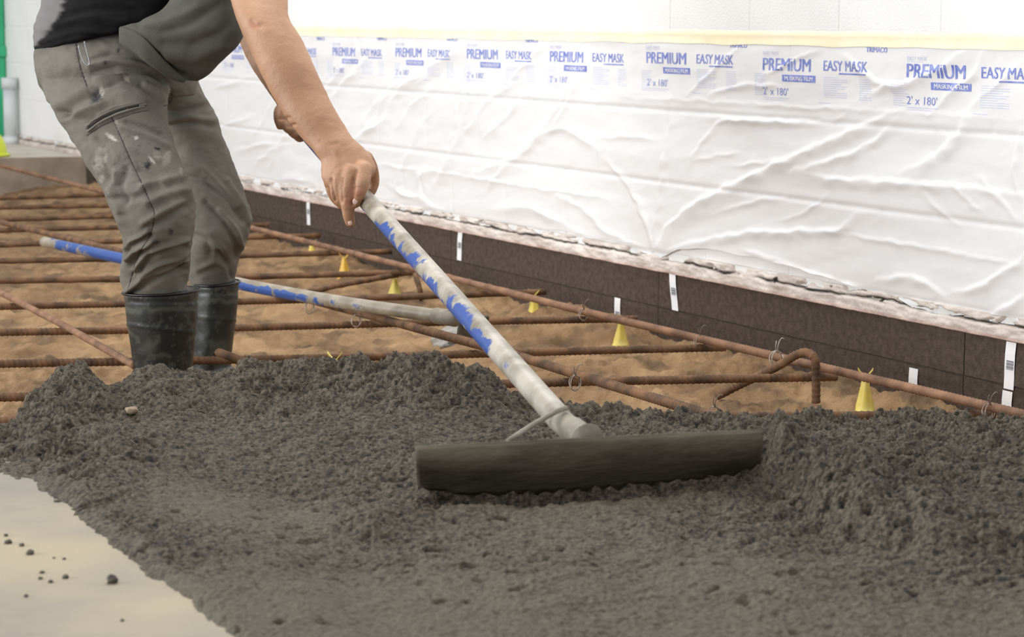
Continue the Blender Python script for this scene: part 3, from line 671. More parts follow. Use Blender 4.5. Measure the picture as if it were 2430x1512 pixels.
# yellow rebar chairs
def chair(px, py_top, py_bot, lab, m='yellow'):
    zb_ = SAND+0.006; c = at_z(px, py_bot, zb_); top = at_Y(px, py_top, c.y); H = max(0.05, top.z - zb_)
    t = empty('rebar_chair', c); nn = 24; V = []; prof = [(0.0235, 0), (0.0235, 0.003), (0.021, 0.005), (0.0185, 0.18*H), (0.0138, 0.40*H), (0.0098, 0.62*H), (0.0070, 0.80*H), (0.0066, 0.86*H)]
    for r, z in prof:
        for k in range(nn):
            th = 2*math.pi*k/nn; rr = r*(1+0.10*math.cos(4*th)*(z > 0.008)); V.append((rr*math.cos(th), rr*math.sin(th), z))
    F = [(i*nn+k, i*nn+(k+1) % nn, (i+1)*nn+(k+1) % nn, (i+1)*nn+k) for i in range(len(prof)-1) for k in range(nn)]
    npmesh('cone', V, F, M[m], t)
    # saddle that takes the bar
    sec = [Vector((-0.017, 0, H*1.06)), Vector((-0.010, 0, H*0.96)), Vector((0, 0, H*0.86)), Vector((0.010, 0, H*0.96)), Vector((0.017, 0, H*1.06))]
    bm = bmesh.new(); rows = []
    for p in catmull(sec, 4): rows.append([bm.verts.new((p.x, yy, p.z+dz)) for yy, dz in ((-0.008, 0), (0.008, 0), (0.008, -0.004), (-0.008, -0.004))])
    for a, b in zip(rows[:-1], rows[1:]):
        for k in range(4): bm.faces.new((a[k], a[(k+1) % 4], b[(k+1) % 4], b[k]))
    bm.faces.new(rows[0]); bm.faces.new(rows[-1][::-1]); bm_obj('saddle', bm, M[m], t)
    t.rotation_euler = (0, 0, random.uniform(-0.3, 0.3)); tag(t, lab, 'rebar chair', 'yellow chairs under the rebar')
chair(740, 572, 624, 'pale yellow rebar chair farthest from the rake blade')
chair(817, 603, 663, 'orange-yellow rebar chair second from the trousers', 'orange')
chair(937, 656, 703, 'yellow rebar chair just left of the raised handle')
chair(1267, 691, 758, 'yellow rebar chair right of the handle at the middle of the photo')
chair(1473, 754, 820, 'yellow rebar chair in front of the lower white sticker near the middle')
chair(2052, 879, 980, 'largest yellow rebar chair standing at the right by the brown boards')
chair(795, 840, 935, 'yellow rebar chair with only its top peeping over the concrete heap')

# loose lumps: pale splat on the sand, crumbs on the slab, stone
def lump(name, c, r, m, lab, cat, group=None, flat=0.6, seed=0, sub=3):
    bm = bmesh.new(); bmesh.ops.create_icosphere(bm, subdivisions=sub, radius=1)
    rnd = np.array([v.co[:] for v in bm.verts]); n = 0.28*fbm(rnd[:, 0]*1.6+seed, rnd[:, 1]*1.6+rnd[:, 2]*1.3, 3, seed)
    for v, k in zip(bm.verts, n): v.co = Vector((v.co.x*r[0]*(1+k), v.co.y*r[1]*(1+k), v.co.z*r[2]*(1+k)))
    o = bm_obj(name, bm, m, None, True); o.location = c; tag(o, lab, cat, group); return o
c = at_z(1095, 805, SAND+0.01); lump('concrete_clump', c, (0.085, 0.12, 0.038), M['gray_splat'], 'pale grey splat of wet concrete on the sand behind the handle', 'concrete lump', seed=3, sub=4)
def on_pour(px, py):
    Yv = np.linspace(2.4, 4.4, 800); Xv = np.array([at_Y(px, py, y).x for y in Yv]); Zr = np.array([at_Y(px, py, y).z for y in Yv]); zz = cH(Xv[None], Yv[None])[0][0]
    k = int(np.argmax(Zr < zz)); return Vector((Xv[k], Yv[k], zz[k]))
lump('pebble', on_pour(312, 983)+Vector((0, 0, 0.004)), (0.011, 0.010, 0.007), mat('tan pebble', (0.30, 0.23, 0.15), 0.6), 'tan pebble sitting in the dark concrete in front of the near boot', 'pebble', seed=8)
CRL = ['tiny dark crumb, farthest and leftmost on the pale slab', 'dark crumb at the left edge, second from the far end of the slab', 'dark crumb just right of the leftmost crumbs on the pale slab', 'flat dark crumb, rightmost of the far string of four on the slab',
       'dark crumb, upper one of the close pair at the middle of the pale slab', 'dark crumb, lower one of the close pair at the middle of the pale slab', 'pale brown crumb just below the close pair on the slab', 'dark crumb midway between the close pair and the largest crumb',
       'tiny crumb, right one of two specks above the middle of the slab', 'tiny crumb, left one of two specks above the middle of the slab', 'dark crumb below the largest one, nearest the concrete edge', 'lone dark crumb nearest the lower left corner of the slab']
small = [(14, 1270, 5), (20, 1286, 8), (52, 1293, 6), (72, 1311, 9), (100, 1358, 5), (96, 1372, 5), (120, 1380, 5), (156, 1369, 7), (152, 1326, 4), (128, 1324, 3), (290, 1462+10, 4), (62, 1414, 5)]
for i, (x, y, r) in enumerate(small):
    rr = r/1900.; lump('concrete_crumb', at_z(x, y, rr*0.5), (rr*1.2, rr*1.2, rr*0.8), M['clump'], CRL[i], 'crumb', 'dark crumbs on the pale slab', seed=i, sub=2)
rr = 13/1900.; lump('concrete_crumb', at_z(266, 1376, rr*0.6), (rr, rr, rr*1.0), M['clump'], 'largest dark crumb on the pale slab near the concrete edge', 'crumb', 'dark crumbs on the pale slab', seed=44)
# ------------------------------------------------------------------ the lying pole tool
pA = at_z(105, 574, -0.058); pM = at_z(560, 672, -0.058); pB = at_z(1052, 752, -0.056)
pole = empty('concrete_placer', pA)
Q = resample(catmull([pA, at_z(290, 614, -0.058), pM, at_z(800, 716, -0.057), pB], 8), 0.02)
o = tube('handle', [q-pA for q in Q], 0.0172, M['handle_b'], pole, n=20)
vx = np.array([(v.co+pA)[:] for v in o.data.vertices]); hx, hy = proj(vx)
pf = np.interp(hx, [100, 125, 200, 290, 560, 640, 720, 800, 960], [0.1, 0.50, 0.56, 0.78, 0.70, 0.66, 0.52, 0.40, 0.30])
pf = pf - 0.35*sstep(0.006, 0.014, vx[:, 2]+0.058)*(hx > 300)
a = o.data.attributes.new('paint', 'FLOAT', 'POINT'); a.data.foreach_set('value', pf.astype(np.float32))
dpx = (pB-pM).normalized(); e = pB-pA
tube('ferrule', [e-dpx*0.03, e-dpx*0.028, e+dpx*0.05], [0.0172, 0.0205, 0.0205], M['cement_metal'], pole, n=18)
bm = bmesh.new(); box_bm(bm, -0.012, 0.0, -0.045, 0.045, -0.045, 0.012, 0.003)
bl = bm_obj('blade', bm, M['clump'], pole); bl.location = e + dpx*0.13; bl.rotation_euler = (0, 0.25, math.atan2(dpx.y, dpx.x))
tube('bracket', [e+dpx*0.03+Vector((0, 0, 0.012)), e+dpx*0.08+Vector((0, 0, 0.02)), e+dpx*0.125+Vector((0, 0, 0.035))], 0.007, M['steel'], pole, n=10)
join_tubes('bolt', [([e+dpx*0.035+Vector((0, 0, 0.012)), e+dpx*0.035+Vector((0, 0, 0.042))], 0.0055, 8), ([e+dpx*0.035+Vector((0, 0, 0.032)), e+dpx*0.035+Vector((0, 0, 0.04))], 0.011, 6)], M['steel'], pole)
tag(pole, 'concrete tool with worn blue pole lying across the rebar behind the legs', 'tool')

# ------------------------------------------------------------------ the rake (come-along) in use
hb = at_Y(1334, 1001, 3.42); hm = at_Y(872, 478, 4.86); d = (hm-hb).normalized(); he = hb + d*((hm-hb).length + 0.93)
rake = empty('concrete_rake', hb)
Q = resample([hb, he], 0.015)
o = tube('handle', [q-hb for q in Q], 0.0194, M['handle'], rake, n=24)
vx = np.array([(v.co+hb)[:] for v in o.data.vertices]); hx, hy = proj(vx)
# signed side of the handle's axis in the picture: the lower-left flank kept its blue
ax_, ay_ = proj(np.array([hb[:]]))[0][0], proj(np.array([hb[:]]))[1][0]; bx_, by_ = [float(t[0]) for t in proj(np.array([hm[:]]))]
side = ((hx-ax_)*(by_-ay_) - (hy-ay_)*(bx_-ax_))/math.hypot(bx_-ax_, by_-ay_)
base_p = np.interp(hy, [300, 400, 440, 480, 520, 560, 640, 720, 830, 850, 880], [0.85, 0.75, 0.35, 0.25, 0.42, 0.46, 0.47, 0.46, 0.45, 0.30, 0.1])
sgn = -1.0
pf = base_p + 0.16*np.clip(-side*sgn/22, -1, 1)*(hy > 430)*(hy < 900) + 0.06*np.sin(hy/10.5)*(hy > 430)
SIDE = side
a = o.data.attributes.new('paint', 'FLOAT', 'POINT'); a.data.foreach_set('value', pf.astype(np.float32))
tube('collar', [d*0.012, d*0.012, d*0.024, d*0.024], [0.0195, 0.0212, 0.0212, 0.0195], M['cement_metal'], rake, n=24)
# blade: curved plate
bl_l, bl_r = 985, 1812; nU, nV = 90, 14; Vv_ = []
for j in range(nV):
    t = j/(nV-1)
    for i in range(nU):
        s = i/(nU-1); x = bl_l + (bl_r-bl_l)*s; ytop = 1063 - 40*s; bow = 0.0
        ybot = float(np.interp(s, [0, .03, .14, .3, .5, .74, .95, 1], [1150, 1160, 1172, 1168, 1158, 1142, 1118, 1104]))
        py = ytop*(1-t) + ybot*t
        xx = x + (6-14*s)*t
        if s > 0.985: py = ytop + (py-ytop)*(0.96)
        Y = 3.27 + 0.085*s + 0.055*t*t - 0.012*math.sin(math.pi*t) + 0.0015*math.sin(s*40)*(t > .95)
        if j == nV-1: py += 3*math.sin(s*57)+4*math.sin(s*131)*(s > .25)+6*float(perlin(np.array([s*40.]), np.array([.3]), 3)[0])
        Vv_.append(at_Y(xx, py, Y)-hb)
F = [tuple(q) for q in grid(nV, nU)]
bladeo = npmesh('blade', [tuple(v) for v in Vv_], F, M['blade'], rake)
sm_ = bladeo.modifiers.new('s', 'SOLIDIFY'); sm_.thickness = 0.0045; sm_.offset = 0
# rolled top rim of the blade
tube('blade_rim', [at_Y(bl_l+(bl_r-bl_l)*s, 1063-40*s, 3.272+0.085*s)-hb for s in np.linspace(0, 1, 24)], 0.0030, M['blade'], rake, n=8)
# socket neck, lower part of the handle stem, and the brace
neck = [d*0.0, at_Y(1358, 1022, 3.385)-hb, at_Y(1392, 1047, 3.345)-hb]
tube('neck', catmull(neck, 5), [0.0185]*5+[0.0215]*5+[0.028], M['cement_metal'], rake, n=18)
br = [at_Y(1344, 968, 3.41)-hb, at_Y(1320, 977, 3.395)-hb, at_Y(1292, 992, 3.39)-hb, at_Y(1252, 1016, 3.36)-hb, at_Y(1206, 1046, 3.31)-hb]
tube('brace', catmull(br, 4), 0.0042, M['cement_metal'], rake, n=8)
tag(rake, 'long-handled concrete rake with a wide curved blade held by the worker', 'tool')
# ------------------------------------------------------------------ THE WORKER
def loft(secs, nr=28, sub=5, p=2.0, caps=True):
    """secs: (Lx,Ly,Rx,Ry,Y,rb) -> verts, faces ; silhouettes run through the L and R points"""
    A = np.array(secs, float); n = len(A); k = (n-1)*sub+1; t = np.linspace(0, n-1, k)
    def cr_(col):
        P = np.concatenate([[2*col[0]-col[1]], col, [2*col[-1]-col[-2]]]); i = np.minimum(t.astype(int), n-2); f = t-i
        a, b, c, d_ = P[i], P[i+1], P[i+2], P[i+3]
        return 0.5*(2*b + (c-a)*f + (2*a-5*b+4*c-d_)*f**2 + (3*b-a-3*c+d_)*f**3)
    S = np.stack([cr_(A[:, j]) for j in range(6)], 1); V = []; F = []
    rings = []
    for s in S:
        L = at_Y(s[0], s[1], s[4]); R = at_Y(s[2], s[3], s[4]); c = (L+R)/2; a = (R-L)/2; rings.append((c, a, s[5]))
    for c, a, rb in rings:
        b = Vector((0, rb, 0))
        for q in range(nr):
            th = 2*math.pi*q/nr; cx, sx = math.cos(th), math.sin(th)
            cx = math.copysign(abs(cx)**(2/p), cx); sx = math.copysign(abs(sx)**(2/p), sx)
            V.append(c + a*cx + b*sx)
    m_ = len(rings)
    for i in range(m_-1):
        for q in range(nr): F.append((i*nr+q, i*nr+(q+1) % nr, (i+1)*nr+(q+1) % nr, (i+1)*nr+q))
    V.append(rings[0][0]); V.append(rings[-1][0])
    for q in range(nr): F.append((len(V)-2, (q+1) % nr, q)); F.append((len(V)-1, (m_-1)*nr+q, (m_-1)*nr+(q+1) % nr))
    return V, F
def chain(pts, nr=16, sub=4):
    """pts: (px,py,Y,rpx) round limb -> ball-ended tube"""
    s = FPX
    P = [at_Y(x, y, Y) for x, y, Y, r in pts]; R = [r*Y/s for x, y, Y, r in pts]
    V = []; F = []; n = len(P); k = (n-1)*sub+1
    C4 = catmull(P, sub); RR = [R[min(int(i/sub), n-1)] + (R[min(int(i/sub)+1, n-1)]-R[min(int(i/sub), n-1)])*((i % sub)/sub) for i in range(len(C4))]
    t0 = (C4[1]-C4[0]).normalized(); t1 = (C4[-1]-C4[-2]).normalized()
    pre = [(C4[0]-t0*RR[0]*math.sin(a), RR[0]*math.cos(a)) for a in (1.45, 1.1, 0.7, 0.35)]; post = [(C4[-1]+t1*RR[-1]*math.sin(a), RR[-1]*math.cos(a)) for a in (0.35, 0.7, 1.1, 1.45)]
    allp = [p for p, r in pre] + C4 + [p for p, r in post]; allr = [r for p, r in pre] + RR + [r for p, r in post]
    V, F, nn = tube_data(allp, allr, nr)
    F = list(F) + [tuple(range(nn))[::-1], tuple(range(len(V)-nn, len(V)))]
    return V, F
def fuse(name, parts, voxel, m, parent, iters=6, fn=None):
    VV = []; FF = []
    for V, F in parts:
        o = len(VV); VV += [tuple(v) for v in V]; FF += [tuple(i+o for i in f) for f in F]
    me = bpy.data.meshes.new(name); me.from_pydata(VV, [], FF)
    bm = bmesh.new(); bm.from_mesh(me); bmesh.ops.recalc_face_normals(bm, faces=bm.faces[:]); bm.to_mesh(me); bm.free()
    ob = bpy.data.objects.new('tmp', me); C.objects.link(ob)
    r = ob.modifiers.new('r', 'REMESH'); r.mode = 'VOXEL'; r.voxel_size = voxel; r.use_smooth_shade = True
    s = ob.modifiers.new('s', 'SMOOTH'); s.factor = 0.6; s.iterations = iters
    dg = bpy.context.evaluated_depsgraph_get(); dg.update(); out = bpy.data.meshes.new_from_object(ob.evaluated_get(dg))
    bpy.data.objects.remove(ob); bpy.data.meshes.remove(me)
    out.name = name; smooth(out)
    if fn:
        n = len(out.vertices); co = np.empty(n*3, np.float32); out.vertices.foreach_get('co', co); co = co.reshape(-1, 3)
        no = np.empty(n*3, np.float32); out.vertices.foreach_get('normal', no); no = no.reshape(-1, 3)
        px, py = proj(co); front = np.clip(-no[:, 1]*1.6+0.35, 0, 1)
        disp, rgba = fn(co, no, px, py, front)
        co2 = co + no*disp[:, None]; out.vertices.foreach_set('co', co2.astype(np.float32).ravel()); out.update()
        if rgba is not None: colattr(out, rgba)
    o = link(name, out, m, parent)
    if parent: 
        L = parent.location; out.transform(Matrix.Translation(-L))
    return o
foot = at_z(380, 968, SAND)
man = empty('person', foot)
NY = 4.86
# --- body: arms and hands, neck and head, one continuous skin
near_arm = loft([(470, -330, 640, -330, 5.28, .075), (505, -200, 665, -215, 5.22, .066), (528, -90, 684, -100, 5.12, .060), (545, -10, 684, -10, 5.05, .056), (561, 45, 686, 42, 5.01, .055), (582, 95, 716, 92, 4.99, .056),
                 (612, 160, 742, 148, 4.97, .053), (645, 225, 768, 205, 4.95, .048), (680, 282, 794, 258, 4.92, .042), (716, 328, 820, 300, 4.90, .036), (742, 356, 836, 326, 4.88, .031), (762, 384, 858, 350, 4.87, .028)], nr=32)
palm = loft([(745, 360, 838, 328, 4.88, .030), (761, 384, 862, 350, 4.868, .027), (761, 405, 882, 374, 4.858, .026), (764, 425, 893, 398, 4.85, .026), (778, 442, 884, 420, 4.845, .023), (800, 448, 868, 434, 4.845, .016)], nr=28)
fi = chain([(862, 402, 4.832, 21), (860, 432, 4.815, 18.5), (852, 458, 4.815, 16.5), (844, 480, 4.825, 14)])
fm = chain([(833, 408, 4.835, 20), (824, 445, 4.824, 18.5), (823, 478, 4.824, 16.5), (827, 508, 4.830, 15), (831, 527, 4.836, 12.5)])
fr = chain([(806, 412, 4.842, 19), (799, 445, 4.836, 17), (802, 468, 4.84, 15.5), (811, 486, 4.85, 12.5)])
fl = chain([(782, 412, 4.855, 18), (785, 442, 4.86, 15), (793, 466, 4.87, 13), (803, 482, 4.88, 10)])
th = chain([(868, 376, 4.875, 19), (882, 402, 4.895, 16), (888, 432, 4.905, 13), (882, 455, 4.905, 10.5)])
kn = [chain([(784, 422, 4.852, 18), (788, 424, 4.852, 18)]), chain([(856, 398, 4.845, 19), (860, 400, 4.845, 19)])]
FYd = 5.62
far_arm = loft([(430, -300, 590, -300, 5.75, .07), (470, -150, 620, -160, 5.75, .062), (520, -20, 650, -40, 5.74, .055), (556, 55, 665, 35, 5.72, .050), (572, 110, 690, 90, 5.70, .046), (600, 165, 700, 145, 5.67, .040), (634, 215, 712, 195, 5.64, .032), (655, 245, 722, 225, 5.62, .028)], nr=28)
far_palm = loft([(650, 236, 722, 216, 5.62, .028), (660, 258, 732, 240, 5.61, .028), (668, 285, 738, 262, 5.61, .026), (684, 308, 742, 288, 5.61, .018)], nr=24)
ff = [chain([(676, 252, 5.60, 15), (662, 262, 5.58, 12), (659, 280, 5.565, 10), (664, 300, 5.565, 9)]),
      chain([(690, 268, 5.60, 14), (676, 290, 5.57, 12.5), (684, 306, 5.555, 11), (698, 310, 5.56, 9)]),
      chain([(704, 282, 5.60, 14), (690, 304, 5.575, 12), (700, 320, 5.56, 10.5), (712, 318, 5.565, 8.5)]),
      chain([(716, 294, 5.60, 13), (704, 318, 5.575, 11), (712, 330, 5.565, 9), (722, 324, 5.57, 7)]),
      chain([(700, 240, 5.575, 13), (716, 262, 5.56, 11), (728, 282, 5.56, 9.5)])]
neck_ = chain([(540, -330, 5.45, 75), (600, -390, 5.42, 62), (650, -430, 5.38, 62)])
head = loft([(640, -545, 720, -545, 5.33, .045), (600, -500, 760, -520, 5.33, .085), (590, -440, 790, -455, 5.32, .098), (605, -390, 800, -400, 5.30, .092), (640, -340, 795, -345, 5.28, .078), (680, -305, 770, -305, 5.27, .05)], nr=28)
nose = chain([(785, -440, 5.25, 12), (810, -415, 5.24, 16), (795, -405, 5.25, 14)])
ear = chain([(690, -455, 5.225, 16), (680, -425, 5.23, 14)])
def skin_fn(co, no, px, py, fr_):
    n = 0.0006*fbm(co[:, 0]*40, co[:, 2]*40+co[:, 1]*30, 3, 301)
    # elbow crease, wrist bones, knuckles and tendons
    d = -0.003*np.exp(-(polydist(px, py, [(598, 50), (606, 60), (618, 62)])/6)**2)
    d -= 0.0018*np.exp(-(polydist(px, py, [(760, 335), (780, 345), (800, 340)])/5)**2)
    for pts in ([(795, 360), (800, 385), (785, 410)], [(815, 355), (826, 385), (828, 405)], [(830, 350), (848, 378), (858, 400)]):
        d += 0.0009*np.exp(-(polydist(px, py, pts)/6)**2)
    for pts in ([(786, 426), (789, 450), (796, 476)], [(813, 424), (810, 450), (812, 480)], [(846, 404), (839, 428), (838, 460), (836, 484)], [(772, 446), (768, 456)], [(664, 282), (686, 280)], [(684, 300), (700, 296)]):
        d -= 0.0046*np.exp(-(polydist(px, py, pts)/3.2)**2)
    for pts in ([(826, 470), (812, 470)], [(838, 445), (862, 447)], [(822, 500), (834, 500)], [(845, 466), (858, 468)]):
        d -= 0.0011*np.exp(-(polydist(px, py, pts)/3)**2)
    red = np.clip(0.55*np.exp(-(polydist(px, py, [(601, 55), (606, 60)])/9)**2) + 0.35*np.exp(-(polydist(px, py, [(838, 457), (858, 457)])/12)**2) + 0.35*np.exp(-(polydist(px, py, [(820, 480), (826, 480)])/10)**2)
        + 0.30*np.exp(-(polydist(px, py, [(826, 530), (834, 532)])/14)**2), 0, 1)
    tan = 0.45*sstep(200, 300, py)*sstep(370, 320, py) + 0.30*sstep(680, 640, px)*(py > 230)
    al = np.maximum(red, tan*0.8); mixr = (red > tan*0.8)
    rgba = np.stack([np.where(mixr, .42, .33), np.where(mixr, .15, .17), np.where(mixr, .09, .09), al], 1)
    return n + d*fr_, rgba
body = fuse('body', [near_arm, palm, fi, fm, fr, fl, th] + kn + [far_arm, far_palm] + ff + [neck_, head, nose, ear], 0.0030, M['skin'], man, 5, skin_fn)
hair = fuse('hair', [loft([(640, -552, 715, -552, 5.33, .05), (592, -505, 745, -535, 5.335, .09), (580, -445, 720, -500, 5.345, .098), (592, -395, 690, -420, 5.36, .08)], nr=24)], 0.008, M['hair'], man, 3)

# --- trousers
pel = loft([(92, 92, 440, 50, 5.38, .135), (86, 125, 455, 85, 5.36, .158), (87, 165, 462, 140, 5.345, .168), (98, 205, 468, 195, 5.35, .150), (125, 250, 466, 225, 5.36, .11)], nr=40, p=2.2)
legn = loft([(96, 150, 340, 90, 5.37, .10), (100, 190, 385, 150, 5.31, .115), (110, 230, 402, 195, 5.255, .112), (132, 272, 398, 245, 5.22, .105), (172, 335, 404, 308, 5.19, .100), (214, 400, 430, 380, 5.16, .095), (250, 460, 455, 440, 5.13, .090), (276, 520, 463, 500, 5.12, .088),
             (292, 566, 459, 555, 5.13, .085), (289, 615, 451, 610, 5.16, .080), (287, 660, 447, 655, 5.18, .078), (296, 690, 446, 688, 5.19, .072), (312, 720, 450, 718, 5.2, .066)], nr=40)
legf = loft([(300, 150, 462, 160, 5.52, .10), (330, 205, 476, 205, 5.54, .10), (372, 270, 503, 258, 5.55, .095), (398, 335, 530, 325, 5.55, .09), (418, 410, 556, 395, 5.54, .088), (432, 470, 580, 455, 5.53, .086), (440, 530, 598, 520, 5.52, .085),
             (446, 578, 588, 568, 5.52, .08), (444, 620, 566, 612, 5.54, .074), (446, 655, 560, 650, 5.55, .070), (458, 700, 553, 700, 5.56, .062)], nr=40)
TF = [ # (w, amp(+ridge -valley), pts)
 (13, -.010, [(150, 268), (185, 240), (225, 215)]), (8, .006, [(150, 285), (200, 262), (240, 250)]), (10, -.007, [(140, 268), (180, 284), (225, 285)]),
 (6, -.004, [(215, 142), (260, 130), (310, 134), (360, 146)]), (6, .004, [(212, 156), (260, 144), (320, 148), (385, 168)]), (6, -.004, [(222, 172), (280, 158), (340, 168), (398, 195)]),
 (7, .005, [(228, 190), (290, 172), (350, 182), (398, 215)]), (6, -.005, [(215, 220), (250, 205), (300, 182)]), (8, .004, [(345, 200), (375, 212), (390, 235)]), (6, -.004, [(335, 200), (365, 222), (385, 250)]),
 (6, -.005, [(300, 290), (340, 300), (385, 318)]), (8, .005, [(290, 302), (340, 318), (400, 345)]), (7, -.004, [(230, 330), (250, 345), (262, 370)]),
 (8, -.006, [(330, 402), (370, 420), (400, 440), (448, 425)]), (9, .006, [(340, 440), (380, 430), (420, 420)]), (9, -.006, [(280, 470), (320, 470), (345, 455)]), (10, .006, [(350, 480), (400, 460), (445, 450)]),
 (7, -.006, [(300, 400), (285, 440), (300, 480)]), (8, .006, [(275, 410), (268, 450), (285, 500)]),
 (6, -.008, [(298, 600), (306, 585), (330, 572), (355, 560)]), (6, .008, [(300, 588), (312, 572), (335, 562), (350, 548)]), (6, .008, [(302, 614), (318, 596), (345, 584), (360, 572)]), (6, -.008, [(310, 630), (325, 608), (350, 597)]),
 (9, -.005, [(345, 545), (390, 525), (440, 490)]), (8, .006, [(340, 530), (380, 505), (430, 480)]),
 (6, -.008, [(330, 645), (350, 615), (385, 598), (440, 585)]), (6, .007, [(320, 640), (345, 602), (385, 585), (445, 568)]), (6, .006, [(335, 655), (370, 632), (420, 615), (445, 600)]), (6, -.006, [(340, 668), (380, 645), (430, 628)]),
 (6, .007, [(302, 690), (330, 668), (365, 652), (400, 640), (440, 620)]), (6, -.006, [(310, 700), (345, 678), (390, 655), (440, 640)]), (5, -.006, [(428, 636), (440, 622)]),
 (7, .004, [(205, 350), (240, 420), (262, 460)]), (6, -.004, [(245, 370), (262, 420), (275, 440)]),
 # seam + pocket zip
 (2.6, -.0022, [(185, 110), (188, 145), (198, 180), (212, 215)]), (2.6, -.0024, [(265, 280), (285, 322), (305, 370), (322, 405), (338, 440), (356, 480), (366, 505), (362, 540), (350, 570), (335, 592), (322, 622), (312, 655)]),
 (4, .0045, [(205, 298), (235, 275), (270, 258), (310, 247), (345, 242)]), (3, -.0050, [(206, 305), (236, 283), (272, 266), (312, 254), (346, 248)]), (4, .0042, [(208, 312), (238, 291), (275, 273), (315, 260), (347, 254)]), (3, -.002, [(206, 320), (240, 298), (276, 281), (318, 266)]),
 (3.5, -.004, [(395, 195), (408, 215), (405, 235), (388, 248)]),
 # far leg
 (8, -.006, [(392, 268), (440, 262), (500, 250)]), (8, .005, [(395, 285), (450, 278), (505, 285)]), (7, -.005, [(400, 300), (450, 292), (510, 300)]), (8, .005, [(430, 380), (480, 400), (520, 440), (560, 490)]),
 (8, -.006, [(440, 420), (490, 430), (540, 470), (575, 520)]), (8, .006, [(540, 430), (575, 490), (592, 525)]), (8, -.006, [(490, 480), (530, 520), (555, 570), (562, 610)]), (7, .007, [(520, 500), (560, 545), (575, 590)]),
 (8, -.005, [(460, 560), (490, 575), (500, 600)]), (8, .005, [(450, 540), (500, 555), (530, 590)]), (7, -.006, [(520, 600), (545, 640), (555, 660)]), (8, .004, [(470, 640), (510, 620), (545, 640)])]
def trou_fn(co, no, px, py, fr_):
    d = 0.0045*fbm(co[:, 0]*9+co[:, 2]*5, co[:, 2]*13+co[:, 1]*8, 3, 320) + 0.0012*fbm(co[:, 0]*40, co[:, 2]*55, 2, 325)
    near_side = (co[:, 1] < 5.33)
    for wd, am, pts in TF:
        isfar = np.mean([p[0] for p in pts]) > 440 or pts[0][0] >= 392 and pts[0][1] > 255 and pts[0][1] < 310
        msk = fr_ if not isfar else fr_*(co[:, 1] > 5.30)
        if not isfar: msk = msk*(co[:, 1] < 5.34)
        d = d + (1.35 if wd > 5 else 1)*am*np.exp(-(polydist(px, py, pts)/wd)**2)*msk
    # puckers beside the seam
    sd = polydist(px, py, TF[34][2]); d = d + 0.0012*np.sin(py*0.75)*np.exp(-((sd-6)/5)**2)*fr_
    al = np.zeros(len(px)); col = np.zeros((len(px), 3))
    def stain(cx, cy, rx, ry, c, s, k=0.8, th=0.0):
        nonlocal al, col
        dx = (px-cx); dy = (py-cy); u = dx*math.cos(th)+dy*math.sin(th); v = -dx*math.sin(th)+dy*math.cos(th)
        q = np.exp(-((u/rx)**2+(v/ry)**2)**1.2)
        a = np.clip(q*1.4 + k*(fbm(px/7, py/7, 3, s))*q - 0.15, 0, 1)*fr_*near_side
        rep = a > al; col[rep] = c; al = np.maximum(al, a)
    pale = (0.30, 0.275, 0.235); white = (0.52, 0.50, 0.45); dk = (0.035, 0.035, 0.038)
    stain(300, 225, 42, 28, (0.21, 0.19, 0.165), 330, 0.4); stain(300, 218, 10, 7, (.30, .29, .28), 331)
    stain(300, 184, 16, 4, (.33, .30, .24), 332, 0.9, 0.9); stain(228, 228, 14, 22, dk, 333, 1.4, 0.2); stain(240, 218, 8, 14, pale, 334, 1.6)
    stain(265, 325, 16, 6, white, 335, 1.2, 0.5); stain(323, 328, 6, 9, white, 336, 1.2, 0.4); stain(277, 290, 4, 8, pale, 337, 1.2)
    stain(372, 368, 14, 9, pale, 338, 1.3); stain(396, 375, 10, 20, pale, 339, 1.1, 0.3); stain(350, 392, 9, 9, dk, 340, 1.5); stain(373, 352, 7, 6, dk, 341, 1.5)
    stain(360, 380, 12, 3, white, 342, .8, 0.8); stain(400, 440, 30, 35, (.20, .185, .155), 343, 1.3); stain(405, 550, 7, 8, (.06, .06, .058), 344, 1.0); stain(370, 573, 9, 5, dk, 345, 1.4)
    stain(430, 405, 5, 12, pale, 346, 1.4); stain(350, 330, 60, 40, (.19, .178, .155), 347, 1.6); stain(240, 375, 14, 28, pale, 348, 1.5, 0.2); stain(245, 425, 5, 10, pale, 349, 1.4)
    stain(300, 420, 40, 60, (.19, .178, .155), 350, 1.6); stain(430, 630, 6, 11, (.01, .01, .012), 351, 0.4, 0.5); stain(280, 120, 3, 5, dk, 352); stain(250, 150, 4, 4, dk, 353)
    spk = ((perlin(px/4.2, py/4.2, 360) > 0.62) & (perlin(px/60, py/60, 361) > 0.05)); a2 = spk*0.7*fr_; rep = a2 > al; col[rep] = pale; al = np.maximum(al, a2)
    return d, np.concatenate([col, al[:, None]], 1)
trousers = fuse('trousers', [pel, legn, legf], 0.0038, M['trousers'], man, 5, trou_fn)
trousers['label'] = 'grey stained work trousers'
from mathutils.bvhtree import BVHTree
def surf(ob, px, py, lift=0.0):
    if 'bvh' not in SURF.setdefault(ob.name, {}): 
        bm = bmesh.new(); bm.from_mesh(ob.data); bmesh.ops.translate(bm, vec=foot, verts=bm.verts[:]); SURF[ob.name]['bvh'] = BVHTree.FromBMesh(bm); bm.free()
    p, n, i, dist = SURF[ob.name]['bvh'].ray_cast(Vector((0, 0, CAMZ)), ray(px, py).normalized())
    return None if p is None else p + n*lift - foot
SURF = {}
M['stitch'] = mat('dark stitching', (0.045, 0.042, 0.038), 0.9); M['piping'] = mat('trouser piping', (0.165, 0.152, 0.128), 0.9, bump=0.0005, bscale=200)
def on_surf(ob, pts, lift, n=5):
    P = [surf(ob, p.x, p.y, lift) for p in catmull([Vector((a, b, 0)) for a, b in pts], n)]; return [p for p in P if p is not None]
